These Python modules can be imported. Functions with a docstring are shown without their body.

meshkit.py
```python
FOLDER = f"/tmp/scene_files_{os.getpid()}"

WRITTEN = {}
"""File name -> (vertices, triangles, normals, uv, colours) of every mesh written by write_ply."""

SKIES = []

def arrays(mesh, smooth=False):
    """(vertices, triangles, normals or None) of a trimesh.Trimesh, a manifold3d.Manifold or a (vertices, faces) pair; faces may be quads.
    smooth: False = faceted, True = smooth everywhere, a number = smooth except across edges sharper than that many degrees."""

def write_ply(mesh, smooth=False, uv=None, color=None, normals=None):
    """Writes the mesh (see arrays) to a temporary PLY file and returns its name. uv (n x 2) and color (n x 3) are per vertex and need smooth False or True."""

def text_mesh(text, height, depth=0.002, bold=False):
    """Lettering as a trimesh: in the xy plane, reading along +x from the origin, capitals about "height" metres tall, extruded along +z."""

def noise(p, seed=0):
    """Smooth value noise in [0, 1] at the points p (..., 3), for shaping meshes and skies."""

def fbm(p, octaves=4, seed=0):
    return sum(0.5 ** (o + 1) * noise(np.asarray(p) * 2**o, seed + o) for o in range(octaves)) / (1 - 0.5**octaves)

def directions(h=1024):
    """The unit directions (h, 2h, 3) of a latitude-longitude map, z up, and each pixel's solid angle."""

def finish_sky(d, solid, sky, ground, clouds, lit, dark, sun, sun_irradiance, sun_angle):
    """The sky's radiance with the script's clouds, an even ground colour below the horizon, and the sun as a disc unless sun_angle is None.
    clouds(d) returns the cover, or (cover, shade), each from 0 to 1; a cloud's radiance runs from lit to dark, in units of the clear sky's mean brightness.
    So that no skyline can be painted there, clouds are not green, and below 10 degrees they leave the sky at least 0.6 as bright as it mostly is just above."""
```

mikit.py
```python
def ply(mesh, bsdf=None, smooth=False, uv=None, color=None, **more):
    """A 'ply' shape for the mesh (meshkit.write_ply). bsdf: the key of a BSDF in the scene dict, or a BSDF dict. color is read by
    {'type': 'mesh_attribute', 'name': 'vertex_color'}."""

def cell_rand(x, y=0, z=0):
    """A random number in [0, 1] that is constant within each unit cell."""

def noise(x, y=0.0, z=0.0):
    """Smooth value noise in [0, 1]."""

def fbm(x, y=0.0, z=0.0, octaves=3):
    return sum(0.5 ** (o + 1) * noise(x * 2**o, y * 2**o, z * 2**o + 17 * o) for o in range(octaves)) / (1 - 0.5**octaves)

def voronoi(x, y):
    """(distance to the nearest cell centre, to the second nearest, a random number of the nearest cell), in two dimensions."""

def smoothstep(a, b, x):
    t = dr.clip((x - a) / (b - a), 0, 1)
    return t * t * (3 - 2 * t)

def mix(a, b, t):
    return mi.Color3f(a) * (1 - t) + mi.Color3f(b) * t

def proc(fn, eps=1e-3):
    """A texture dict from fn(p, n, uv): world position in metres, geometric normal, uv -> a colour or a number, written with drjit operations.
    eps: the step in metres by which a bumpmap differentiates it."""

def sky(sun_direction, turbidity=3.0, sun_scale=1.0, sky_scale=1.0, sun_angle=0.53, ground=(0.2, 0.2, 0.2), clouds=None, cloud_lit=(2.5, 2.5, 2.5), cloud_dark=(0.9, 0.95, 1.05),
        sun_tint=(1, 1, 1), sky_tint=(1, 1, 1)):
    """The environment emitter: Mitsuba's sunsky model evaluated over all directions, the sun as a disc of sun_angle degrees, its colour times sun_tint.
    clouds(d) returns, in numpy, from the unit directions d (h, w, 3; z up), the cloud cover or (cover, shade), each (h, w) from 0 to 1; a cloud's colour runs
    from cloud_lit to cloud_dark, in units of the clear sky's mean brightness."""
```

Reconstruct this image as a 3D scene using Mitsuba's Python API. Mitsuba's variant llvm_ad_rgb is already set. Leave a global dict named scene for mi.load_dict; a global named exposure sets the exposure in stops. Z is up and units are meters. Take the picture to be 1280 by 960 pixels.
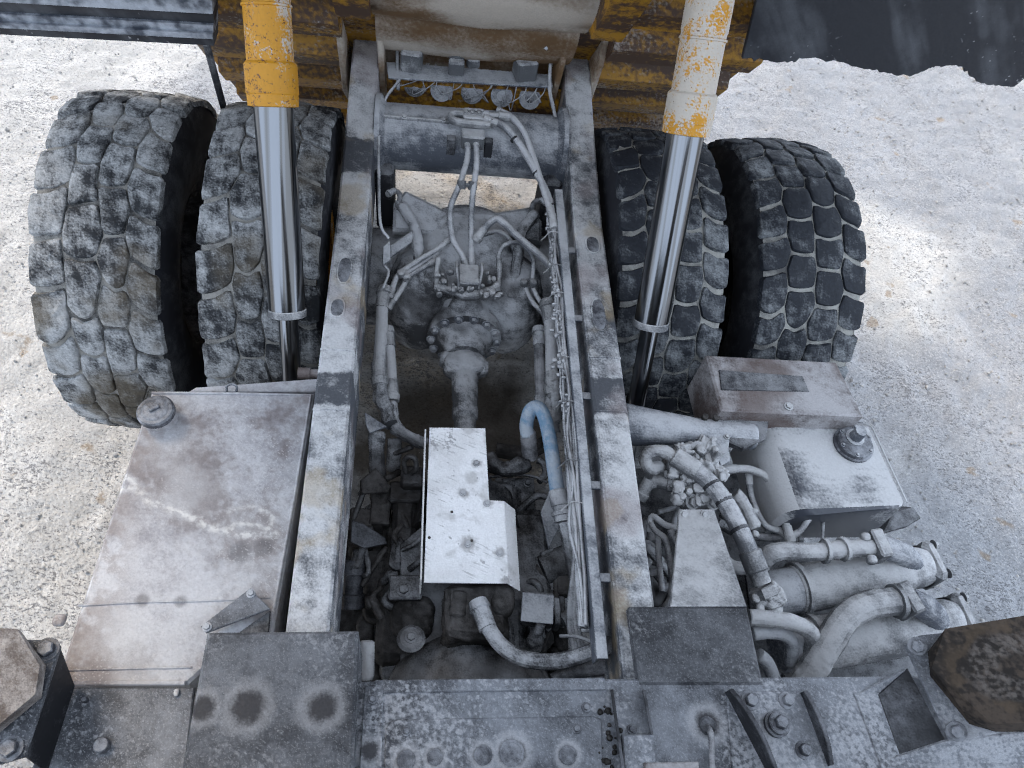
import math, random
import numpy as np, trimesh, shapely.geometry as sg
import drjit as dr, mitsuba as mi, mikit, meshkit
from mikit import noise, fbm, smoothstep, mix, proc
rnd = random.Random(7)
T4 = mi.ScalarTransform4f
scene, labels = {}, {}

# ------------------------------------------------------------------ camera, sky, exposure
CAM = (-0.272, 0.0, 5.1)
scene['camera'] = {'type': 'perspective', 'fov': 66.876, 'fov_axis': 'x', 'near_clip': 0.05, 'far_clip': 400.0,
                   'to_world': T4().look_at(origin=list(CAM), target=[-0.15314, 0.54884, 4.27252], up=[-0.03575, 0.83517, 0.54882])}
scene['sky'] = mikit.sky([-0.62, 0.60, 1.0], turbidity=3, sun_scale=0.24, sun_angle=22, clouds=lambda d: 1.0,
                         cloud_lit=(2.35, 2.70, 3.25), cloud_dark=(1.2, 1.3, 1.5), sun_tint=(1.0, 0.95, 0.87))
exposure = 3.0

# ------------------------------------------------------------------ materials
def turn(p): return mi.Point3f(0.36 * p.x + 0.48 * p.y - 0.80 * p.z, -0.80 * p.x + 0.60 * p.y, 0.48 * p.x + 0.64 * p.y + 0.60 * p.z)
def fb(p, s, octaves=3, o=0.0):      # fractal noise on turned axes, s features a metre
    q = turn(p) * s
    return fbm(q.x + o, q.y + 1.7 * o, q.z + 3.1 * o, octaves)
def ns(p, s, o=0.0):
    q = turn(p) * s
    return noise(q.x + o, q.y + 2.3 * o, q.z + o)
def grain(p, lo=0.86, hi=1.14, s=330.0): return lo + (hi - lo) * (0.5 * ns(p, s) + 0.5 * ns(p, s * 0.43, 9.0))
def cloudy(p, s): return 0.54 * fb(p, s * 0.8, 4) + 0.30 * fb(p, s * 5, 5, 7.0) + 0.16 * fb(p, s * 34, 2, 3.0)
def dusty_fn(base, dust, lo, hi, s=4.0, up=0.0, third=None):
    def fn(p, n, uv):
        m = smoothstep(lo - 0.04, hi + 0.05, cloudy(p, s) + up * (dr.abs(n.z) - 0.5))
        c = mix(base, dust, m)
        if third is not None:
            k = smoothstep(0.52, 0.70, fb(p, 3, 4, 31.0)) * 0.75
            c = mix(c, third, k)
        return c * grain(p)
    return fn
def bump_fn(p, n, uv): return fb(p, 70, 3)
def crust_fn(p, n, uv): return fb(p, 30, 4)
def material(key, fn, rough=0.75, bump=0.003, spec=0.35, metallic=0.0, bfn=bump_fn, **more):
    b = {'type': 'principled', 'base_color': proc(fn) if callable(fn) else {'type': 'rgb', 'value': list(fn)}, 'roughness': rough, 'specular': spec, 'metallic': metallic, **more}
    if bump: b = {'type': 'bumpmap', 'arbitrary': proc(bfn, 0.0015), 'scale': bump, 'bsdf': b}
    scene[key] = {'type': 'twosided', 'bsdf': b}

DUST = (0.50, 0.505, 0.51); DUSTD = (0.36, 0.365, 0.375)
material('m_steel', dusty_fn((0.07, 0.078, 0.094), (0.40, 0.41, 0.425), 0.40, 0.62, 4, 0.2))
material('m_steel_light', dusty_fn((0.09, 0.094, 0.10), (0.42, 0.423, 0.427), 0.38, 0.62, 4, 0.26), bfn=crust_fn, bump=0.011)
material('m_steel_dark', dusty_fn((0.022, 0.023, 0.027), (0.22, 0.225, 0.235), 0.42, 0.68, 5, 0.16))
material('m_grease', dusty_fn((0.012, 0.011, 0.010), (0.085, 0.08, 0.078), 0.42, 0.7, 9, 0.1), bfn=crust_fn, bump=0.012)
material('m_casting', dusty_fn((0.045, 0.047, 0.051), (0.42, 0.43, 0.445), 0.40, 0.60, 5, 0.2, (0.035, 0.034, 0.036)), bfn=crust_fn, bump=0.006)
material('m_oily', dusty_fn((0.014, 0.014, 0.015), (0.24, 0.245, 0.255), 0.43, 0.70, 5, 0.2, (0.02, 0.018, 0.017)), rough=0.5, bfn=crust_fn, bump=0.006)
material('m_hose', dusty_fn((0.10, 0.105, 0.115), (0.44, 0.445, 0.455), 0.36, 0.58, 5, 0.22), bump=0.0025)
material('m_hose_dark', dusty_fn((0.06, 0.062, 0.068), (0.3, 0.3, 0.31), 0.40, 0.64, 9, 0.16), bump=0.0025)
material('m_blue', dusty_fn((0.15, 0.26, 0.38), (0.38, 0.42, 0.46), 0.40, 0.60, 9, 0.1), bump=0.001)
def seg_d(p, a, b):
    ax, ay = a[0], a[1]; bx, by = b[0] - a[0], b[1] - a[1]
    t = dr.clip(((p.x - ax) * bx + (p.y - ay) * by) / (bx * bx + by * by), 0, 1)
    return dr.sqrt(dr.square(p.x - ax - t * bx) + dr.square(p.y - ay - t * by))
def line_d(p, pts):
    d = mi.Float(9)
    for a, b in zip(pts[:-1], pts[1:]): d = dr.minimum(d, seg_d(p, a, b))
    return d
def spots_d(p, pts):   # smallest distance divided by the spot radius
    d = mi.Float(9)
    for x, y, r in pts: d = dr.minimum(d, dr.sqrt(dr.square(p.x - x) + dr.square(p.y - y)) / r)
    return d

CSP = [(*v[:2], r) for v, r in (((-0.038,1.656,1.62), .035), ((0.03,1.821,1.62), .03), ((0.079,1.602,1.62), .03), ((-0.016,1.39,1.62), .05), ((0.135,1.348,1.62), .035), ((0.158,1.212,1.62), .03))]
def sheet_fn(p, n, uv):
    c = mix((0.80, 0.805, 0.81), (0.70, 0.70, 0.70), smoothstep(0.4, 0.65, fb(p, 5, 4)))
    d = smoothstep(0.66, 0.80, 0.6 * fb(p, 60, 2) + 0.4 * fb(p, 14, 3, 5.0) + 0.17 * smoothstep(1.84, 1.97, p.y) * smoothstep(0.0, -0.12, p.x))
    c = mix(c, (0.40, 0.395, 0.385), 0.6 * smoothstep(0.55, 0.72, fb(p, 9, 5, 33.0)))
    c = mix(c, (0.25, 0.24, 0.23), 0.7 * (1 - smoothstep(0.3, 1.2, spots_d(p, CSP) + 1.2 * (fb(p, 60, 3) - 0.5))))
    c = mix(c, (0.3, 0.3, 0.3), 0.5 * smoothstep(0.66, 0.74, fbm(p.x * 14, p.y * 160 + p.x * 70, 3, 2)) * smoothstep(0.5, 0.6, fb(p, 8, 3, 60.0)))
    return mix(c, (0.24, 0.24, 0.245), 0.7 * d) * grain(p, 0.82, 1.14)
material('m_sheet', sheet_fn, bump=0.0015)

# frame rails: dust in drifts, bare dark stretches, ochre stains round the covers
RAIL_DARK = [((0.718,2.194,1.9), (0.716,1.955,1.9)), ((-0.686,2.169,1.9), (-0.689,1.949,1.9)), ((-0.63,3.808,1.95), (-0.626,3.517,1.9))]
def rail_fn(p, n, uv):
    a = cloudy(p, 4)
    wob = 0.03 * (fb(p, 30, 3) - 0.5)
    dk = mi.Float(0)
    for (x0, y0, _), (x1, y1, _) in RAIL_DARK:
        dk = dr.maximum(dk, smoothstep(0.0, 0.03, dr.minimum(dr.maximum(y0, y1) - p.y, p.y - min(y0, y1)) + wob) * (dr.abs(p.x - x0) < 0.25))
    m = smoothstep(0.34, 0.62, a + 0.11 * (dr.abs(n.z) - 0.75) - 0.20 * dk)
    c = mix((0.07, 0.075, 0.085), (0.49, 0.495, 0.50), m)
    oc = smoothstep(0.56, 0.70, fb(p, 5, 4, 3.0)) * 0.5
    c = mix(c, (0.34, 0.27, 0.17), oc)
    ir = smoothstep(0.5, 0.66, fb(p, 3.2, 4, 50.0)) * 0.5
    c = mix(c, (0.23, 0.19, 0.19), ir)
    return c * grain(p, 0.75, 1.2)
material('m_rail', rail_fn, bfn=crust_fn, bump=0.005)

SQ1 = [v[:2] for v in [(-1.611,1.631,1.8),(-1.529,1.602,1.8),(-1.438,1.495,1.8),(-1.295,1.452,1.8),(-1.157,1.379,1.8),(-1.025,1.351,1.8),(-0.872,1.353,1.8)]]
SQ2 = [v[:2] for v in [(-1.083,1.463,1.8),(-0.983,1.484,1.8),(-0.894,1.439,1.8),(-0.899,1.375,1.8),(-0.971,1.4,1.8),(-1.059,1.399,1.8)]]
SQ3 = [v[:2] for v in [(-1.602,1.553,1.8),(-1.52,1.563,1.8)]]
TSP = [(*v[:2], r) for v, r in (((-1.368,1.06,1.8), .035), ((-1.216,1.054,1.8), .03), ((-1.604,1.059,1.8), .03), ((-1.013,1.27,1.8), .06), ((-0.915,1.293,1.8), .05))]
def tank_fn(p, n, uv):
    a = cloudy(p, 2.6)
    c = mix((0.24, 0.236, 0.252), (0.42, 0.425, 0.44), smoothstep(0.34, 0.64, a))
    c = mix(c, (0.125, 0.100, 0.095), 0.7 * smoothstep(0.48, 0.66, 0.8 * fb(p, 2.4, 4, 4.0) + 0.2 * fb(p, 40, 3)))
    c = mix(c, (0.42, 0.425, 0.435), 0.65 * smoothstep(0.50, 0.74, fb(p, 3.2, 5, 14.0)))
    w = 0.035 * (fb(p, 38, 3) - 0.5)
    d = dr.minimum(line_d(p, SQ1), line_d(p, SQ2) + 0.006)
    d = dr.minimum(d, line_d(p, SQ3)) + w
    c = mix(c, (0.55, 0.545, 0.53), 0.85 * (1 - smoothstep(-0.002, 0.030, d + 0.016 * (fb(p, 9, 3, 12.0) - 0.4))) * (n.z > 0.5) * (0.25 + 0.75 * smoothstep(0.35, 0.55, fb(p, 50, 3))))
    c = mix(c, (0.10, 0.095, 0.10), 0.65 * (1 - smoothstep(0.4, 1.15, spots_d(p, TSP) + 8 * w)) * (n.z > 0.5))
    edge = smoothstep(-1.38, -1.56, p.x + 0.05 * (fb(p, 12, 3) - 0.5))
    c = mix(c, (0.15, 0.115, 0.10), 0.5 * edge * smoothstep(0.4, 0.6, fb(p, 14, 4)))
    fl = smoothstep(0.66, 0.85, ns(p, 150)) * smoothstep(0.4, 0.62, fb(p, 4, 3, 40.0))
    c = mix(c, (0.50, 0.495, 0.49), fl * 0.4)
    return c * grain(p, 0.82, 1.16)
material('m_tank', tank_fn, rough=0.6, bump=0.002)

def tank2_fn(p, n, uv):
    a = 0.74 * fb(p, 2.2, 3, 2.0) + 0.16 * fbm(p.x * 10, p.y * 30, p.z * 6, 3) + 0.10 * fb(p, 90, 2)
    m = smoothstep(0.43, 0.60, a - 0.025 + 0.0 * (n.z > 0.5) - 0.12 * (n.y < -0.5) + 0.30 * smoothstep(0.2, 0.7, -n.x))
    return mix((0.04, 0.045, 0.057), (0.43, 0.435, 0.44), m) * grain(p, 0.85, 1.12)
material('m_tank_paint', tank2_fn, rough=0.38, bump=0.0015, spec=0.5)
material('m_rust_box', dusty_fn((0.075, 0.060, 0.057), (0.35, 0.343, 0.348), 0.38, 0.60, 3.4, 0.06, (0.10, 0.073, 0.065)), bump=0.002)

DSP = [(*v[:2], r) for v, r in (((-0.988,0.588,2.08), .045), ((-0.837,0.586,2.08), .06), ((-0.578,0.583,2.08), .055),
       ((-0.27,0.422,1.95), .035), ((-0.165,0.431,1.95), .03), ((0.013,0.433,1.95), .035), ((0.121,0.439,1.95), .048), ((0.332,0.426,1.95), .035), ((-0.404,0.451,1.95), .035), ((0.893,0.527,1.95), .05))]
def deck_fn(p, n, uv):
    a = cloudy(p, 3.6)
    c = mix((0.034, 0.037, 0.044), (0.185, 0.196, 0.216), smoothstep(0.32, 0.68, a))
    c = mix(c, (0.38, 0.39, 0.41), 0.7 * smoothstep(0.52, 0.68, 0.60 * fb(p, 3.0, 5, 21.0) + 0.40 * fb(p, 75, 3)))
    w = 0.5 * (fb(p, 34, 4) - 0.5) + 0.35 * (fb(p, 160, 2) - 0.5)
    d = spots_d(p, DSP) + w
    up = n.z > 0.5
    c = mix(c, (0.46, 0.465, 0.48), 0.45 * (1 - smoothstep(1.1, 2.0, d)) * up)
    c = mix(c, (0.035, 0.034, 0.038), 0.96 * (1 - smoothstep(0.6, 1.3, d)) * up)
    return mix(c, (0.45, 0.46, 0.48), 0.25 * smoothstep(0.62, 0.85, ns(p, 240)) * smoothstep(0.8, 1.6, d)) * grain(p, 0.72, 1.22)
material('m_deck', deck_fn, rough=0.55, bump=0.002)
def deck_box_fn(p, n, uv): return deck_fn(p, n, uv) * mi.Color3f(0.66, 0.65, 0.64)
material('m_deck_box', deck_box_fn, rough=0.6, bump=0.003, bfn=crust_fn)
material('m_bolt', dusty_fn((0.04, 0.042, 0.05), (0.24, 0.25, 0.27), 0.42, 0.66, 12, 0.1), rough=0.5)
material('m_deck_dark', dusty_fn((0.012, 0.013, 0.016), (0.14, 0.145, 0.16), 0.48, 0.78, 5, 0.1), rough=0.5)

MC = (2.065,0.661,2.2)
def mount_fn(p, n, uv):
    r = dr.sqrt(dr.square(p.x - MC[0]) + dr.square((p.y - MC[1]) * 1.25)) + 0.05 * (fb(p, 14, 4) - 0.5)
    a = 0.6 * fb(p, 9, 4) + 0.4 * fb(p, 60, 3)
    c = mix((0.016, 0.013, 0.011), (0.062, 0.047, 0.036), smoothstep(0.38, 0.62, a))
    ring = smoothstep(0.05, 0.075, r) * (1 - smoothstep(0.14, 0.19, r))
    c = mix(c, (0.13, 0.115, 0.105), 0.75 * ring * smoothstep(0.36, 0.62, 0.5 * a + 0.5 * fb(p, 70, 3)))
    c = mix(c, (0.085, 0.06, 0.038), 0.5 * smoothstep(0.16, 0.19, r) * (1 - smoothstep(0.20, 0.25, r)) * smoothstep(0.4, 0.55, fb(p, 20, 4, 3.0)))
    return c * grain(p)
material('m_mount_left', dusty_fn((0.075, 0.06, 0.052), (0.30, 0.28, 0.265), 0.44, 0.66, 6, 0.0), rough=0.8, bump=0.004)
material('m_mount', mount_fn, rough=0.8, bump=0.004)

def yellow_fn(wear, rust):
    def fn(p, n, uv):
        a = 0.45 * fb(p, 7, 4) + 0.25 * fbm(p.x * 60, p.y * 60, p.z * 9, 3) + 0.30 * fb(p, 130, 2)
        c = mix((0.50, 0.235, 0.016), (0.48, 0.44, 0.38), smoothstep(wear - 0.03, wear + 0.09, a + 0.10 * smoothstep(0.2, 0.9, n.x) - 0.10 * smoothstep(2.95, 2.65, p.z)))
        b = 0.5 * fb(p, 45, 3, 9.0) + 0.5 * fb(p, 160, 2, 5.0)
        return mix(c, (0.15, 0.065, 0.03), smoothstep(rust, rust + 0.05, b + 0.05 * smoothstep(0.2, -0.6, n.x))) * grain(p, 0.9, 1.08)
    return fn
material('m_yellow_left', yellow_fn(0.56, 0.625), rough=0.5, bump=0.0006)
material('m_yellow_dusty', yellow_fn(0.43, 0.72), rough=0.6, bump=0.0006)
def body_fn(p, n, uv):
    a = 0.62 * fbm(p.x * 1.3, p.y * 4, p.z * 7, 4) + 0.38 * fb(p, 45, 4)
    c = mix((0.34, 0.17, 0.015), (0.065, 0.036, 0.022), smoothstep(0.38, 0.60, a))
    return mix(c, (0.36, 0.33, 0.30), 0.7 * smoothstep(0.54, 0.74, 0.6 * fb(p, 4, 4, 8.0) + 0.4 * fb(p, 70, 3))) * grain(p)
material('m_body', body_fn, rough=0.55, bump=0.001)
def bodyd_fn(p, n, uv):
    a = 0.60 * fbm(p.x * 1.1, p.y * 2.5, p.z * 4 + 3, 3) + 0.28 * fb(p, 3, 3) + 0.12 * fb(p, 60, 3)
    return mix((0.13, 0.075, 0.035), (0.42, 0.375, 0.32), smoothstep(0.36, 0.60, a)) * grain(p, 0.85, 1.12)
material('m_body_dusty', bodyd_fn, rough=0.7, bump=0.001)
def flap_fn(p, n, uv):
    a = 0.6 * fbm(p.x * 9 + p.z * 7, p.z * 2 + p.y, 0.3, 4) + 0.4 * fb(p, 5, 4)
    c = mix((0.017, 0.019, 0.024), (0.14, 0.15, 0.165), 0.5 * smoothstep(0.48, 0.78, a))
    return mix(c, (0.45, 0.45, 0.46), 0.5 * smoothstep(0.84, 0.95, ns(p, 60)) * smoothstep(0.45, 0.65, fb(p, 3, 3))) * grain(p, 0.8, 1.2)
material('m_flap', flap_fn, rough=0.45, bump=0.002)
def fender_fn(p, n, uv):
    a = 0.55 * fbm(p.x * 1.2, p.y * 9, p.z * 11, 4) + 0.45 * fb(p, 22, 4)
    return mix((0.035, 0.042, 0.056), (0.32, 0.345, 0.38), smoothstep(0.34, 0.64, a)) * grain(p)
material('m_fender', fender_fn, rough=0.5, bump=0.001)

def block_fn(base, dust, lo, hi, tan):
    def fn(p, n, uv):
        a = 0.40 * fb(p, 3.0, 4) + 0.34 * fb(p, 17, 5, 3.0) + 0.08 * fbm(p.x * 75, dr.atan2(p.z - 1.07, p.y - 3.5025) * 8, 0, 3) + 0.18 * fb(p, 130, 3, 8.0)
        c = mix(base, dust, smoothstep(lo, hi, a))
        if tan: c = mix(c, (0.10, 0.083, 0.058), 0.6 * smoothstep(0.55, 0.72, fb(p, 2.6, 4, 20.0)))
        return c * grain(p, 0.55, 1.42, 190)
    return fn
material('m_block_left', block_fn((0.016, 0.018, 0.021), (0.29, 0.30, 0.305), 0.40, 0.63, True), rough=0.85, bump=0.008, bfn=crust_fn)
material('m_block_right', block_fn((0.012, 0.015, 0.021), (0.20, 0.213, 0.222), 0.46, 0.72, False), rough=0.7, bump=0.005, bfn=crust_fn)
material('m_groove', dusty_fn((0.022, 0.023, 0.025), (0.22, 0.215, 0.20), 0.34, 0.56, 6, 0.0), bfn=crust_fn, bump=0.006)
material('m_groove_pale', dusty_fn((0.08, 0.08, 0.08), (0.28, 0.28, 0.26), 0.34, 0.56, 7, 0.0), bfn=crust_fn, bump=0.006)
material('m_sidewall', dusty_fn((0.012, 0.013, 0.017), (0.075, 0.08, 0.085), 0.46, 0.72, 4, 0.0), rough=0.7, bump=0.001)
scene['m_chrome'] = {'type': 'twosided', 'bsdf': {'type': 'principled', 'metallic': 1.0, 'roughness': proc(lambda p, n, uv: 0.10 + 0.10 * fbm(p.x * 60, 0, 0, 3)),
                     'base_color': proc(lambda p, n, uv: mix((0.20, 0.21, 0.225), (0.12, 0.118, 0.115), smoothstep(0.35, 0.75, fbm(p.x * 40, 0, 0, 3))))}}
scene['m_lens'] = {'type': 'roughplastic', 'diffuse_reflectance': {'type': 'rgb', 'value': [0.2, 0.2, 0.21]}, 'alpha': 0.15}

def ground_fn(p, n, uv):
    big = fb(p, 0.5, 3, 3.0)
    mid = fb(p, 2.6, 5, 4.0)
    fine = 0.3 * fb(p, 30, 3) + 0.7 * fb(p, 120, 2, 6.0)
    c = mix((0.245, 0.25, 0.26), (0.40, 0.39, 0.37), smoothstep(0.40, 0.62, big + 0.20 * smoothstep(1.5, -2.0, p.x) - 0.06))  # sunlit left and shaded right painted in: paler and warm to cool grey
    c = mix(c, (0.33, 0.245, 0.14), 0.45 * smoothstep(0.50, 0.68, mid) * smoothstep(1.6, 0.5, dr.abs(p.x)))
    rut = dr.exp(-dr.square((p.x - 3.55 + 0.05 * p.y) / 0.30)) + dr.exp(-dr.square((p.x - 4.9 + 0.05 * p.y) / 0.32)) + dr.exp(-dr.square((p.x + 3.5 - 0.06 * p.y) / 0.32))
    c = c * (1.0 + 0.08 * dr.minimum(rut, 1.0) * (0.5 + mid))      # wheel tracks packed pale
    c = c * (0.80 + 0.40 * mid) * (0.90 + 0.2 * fbm(p.x * 6 + p.y * 2, p.y * 14, 0, 3))
    chip_shade = 0.5 * fbm(p.x * 44 + p.y * 16, p.y * 95, 2, 3) + 0.5 * fb(p, 120, 2, 6.0)  # small shadows under the chips, painted as dark streaks
    c = mix(c, (0.11, 0.11, 0.115), 0.8 * smoothstep(0.54, 0.70, chip_shade + 0.4 * (mid - 0.5) - 0.05 * dr.minimum(rut, 1.0)))
    c = mix(c, (0.21, 0.16, 0.11), 0.7 * smoothstep(0.72, 0.80, fb(p, 5, 4, 25.0)))
    c = mix(c, (0.42, 0.415, 0.405), 0.5 * smoothstep(0.55, 0.72, fb(p, 90, 2, 15.0)))
    oil = 1 - smoothstep(0.55, 1.05, dr.sqrt(dr.square(p.x / 0.95) + dr.square((p.y - 2.75) / 1.0)) + 0.9 * (mid - 0.5))  # mask of the shade painted under the truck
    c = mix(c, (0.05, 0.038, 0.027), 0.9 * oil)      # under-truck shade painted into the brown soil colour
    return c * grain(p, 0.66, 1.30, 150)
def gbump_fn(p, n, uv): return fb(p, 55, 4)
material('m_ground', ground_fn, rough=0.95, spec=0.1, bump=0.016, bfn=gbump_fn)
material('m_pebble', lambda p, n, uv: mix((0.20, 0.197, 0.195), (0.37, 0.36, 0.345), noise(p.x * 20, p.y * 20, 3)) * grain(p), rough=0.9, bump=0, spec=0.1)

# ------------------------------------------------------------------ mesh helpers
V = lambda *a: np.array(a[0] if len(a) == 1 else a, float)
def unit(v): v = np.asarray(v, float); return v / max(np.linalg.norm(v), 1e-12)
def mesh_of(v, f): return trimesh.Trimesh(np.asarray(v, float), np.asarray(f, int), process=False)
def join(*ms): return trimesh.util.concatenate([m for m in ms if m is not None])
def hull(pts): return trimesh.Trimesh(np.asarray(pts, float)).convex_hull if False else trimesh.convex.convex_hull(np.asarray(pts, float))
def frame(n, hint=(0, 0, 1)):
    n = unit(n); h = V(hint)
    if abs(n @ unit(h)) > 0.95: h = V(1, 0, 0) if abs(n[0]) < 0.9 else V(0, 1, 0)
    a = unit(np.cross(h, n)); return a, np.cross(n, a), n
def cbox(c, size, r=0.006, axes=None):
    A = np.eye(3) if axes is None else np.array(axes, float)
    hx = np.array(size, float) / 2; r = min(r, *(hx * 0.9)); pts = []
    for sx in (-1, 1):
        for sy in (-1, 1):
            for sz in (-1, 1):
                s = V(sx, sy, sz)
                for k in range(3):
                    q = hx - r; q[k] = hx[k]; pts.append(V(c) + (s * q) @ A)
    return hull(pts)
def bxx(x0, x1, y0, y1, z0, z1, r=0.006): return cbox(((x0 + x1) / 2, (y0 + y1) / 2, (z0 + z1) / 2), (abs(x1 - x0), abs(y1 - y0), abs(z1 - z0)), r)
def prism(pts, thick, r=0.004, side=-1, nrm=None):
    """Flat plate: outline in space, given thickness behind it (side=-1) along the outline's normal (nrm: which way is front)."""
    P = np.array(pts, float); o = P.mean(0)
    n = unit(np.linalg.svd(P - o)[2][2])
    if nrm is None: nrm = (0, 0, 1)
    if n @ V(nrm) < 0: n = -n
    a, b, n = frame(n)
    poly = sg.Polygon([((q - o) @ a, (q - o) @ b) for q in P])
    if not poly.is_valid: poly = poly.buffer(0)
    poly = sg.polygon.orient(poly)
    ins = poly.buffer(-r, join_style=2)
    rings = [(poly, -thick + r), (poly, -r), (ins, 0.0)]
    ok = ins.geom_type == 'Polygon' and not ins.is_empty and len(ins.exterior.coords) == len(poly.exterior.coords)
    if not ok:
        m = trimesh.creation.extrude_polygon(poly, thick); m.apply_translation((0, 0, -thick))
        v, f = m.vertices, m.faces
    else:
        ins = sg.polygon.orient(ins)
        E, I = np.array(poly.exterior.coords)[:-1], np.array(ins.exterior.coords)[:-1]
        k = np.argmin(np.linalg.norm(I - E[0], axis=1)); I = np.roll(I, -k, 0)
        N = len(E); v = np.vstack([np.c_[I, np.full(N, -thick)], np.c_[E, np.full(N, -thick + r)], np.c_[E, np.full(N, -r)], np.c_[I, np.zeros(N)]])
        f = []
        for s in range(3):
            for i in range(N):
                j = (i + 1) % N; A0, A1, B0, B1 = s * N + i, s * N + j, (s + 1) * N + i, (s + 1) * N + j
                f += [[A0, A1, B1], [A0, B1, B0]]
        tv, tf = trimesh.creation.triangulate_polygon(sg.Polygon(I), engine='earcut') if True else (None, None)
        idx = [int(np.argmin(np.linalg.norm(I - q, axis=1))) for q in tv]
        for t in tf:
            t = [idx[q] for q in t]
            u0, u1, u2 = I[t[0]], I[t[1]], I[t[2]]
            if (u1[0]-u0[0])*(u2[1]-u0[1]) - (u1[1]-u0[1])*(u2[0]-u0[0]) < 0: t = t[::-1]
            f += [[3 * N + t[0], 3 * N + t[1], 3 * N + t[2]], [t[2], t[1], t[0]]]
    v = o + v[:, :1] * a + v[:, 1:2] * b + v[:, 2:3] * n
    return mesh_of(v, f)
def spline(pts, per=6):
    P = np.array(pts, float)
    if len(P) < 3: return P
    P = np.vstack([2 * P[0] - P[1], P, 2 * P[-1] - P[-2]]); out = []
    for i in range(1, len(P) - 2):
        for t in np.linspace(0, 1, per, endpoint=False):
            p0, p1, p2, p3 = P[i - 1], P[i], P[i + 1], P[i + 2]
            out.append(0.5 * (2 * p1 + (p2 - p0) * t + (2 * p0 - 5 * p1 + 4 * p2 - p3) * t * t + (3 * p1 - p0 - 3 * p2 + p3) * t ** 3))
    return np.vstack([out, P[-2]])
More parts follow.
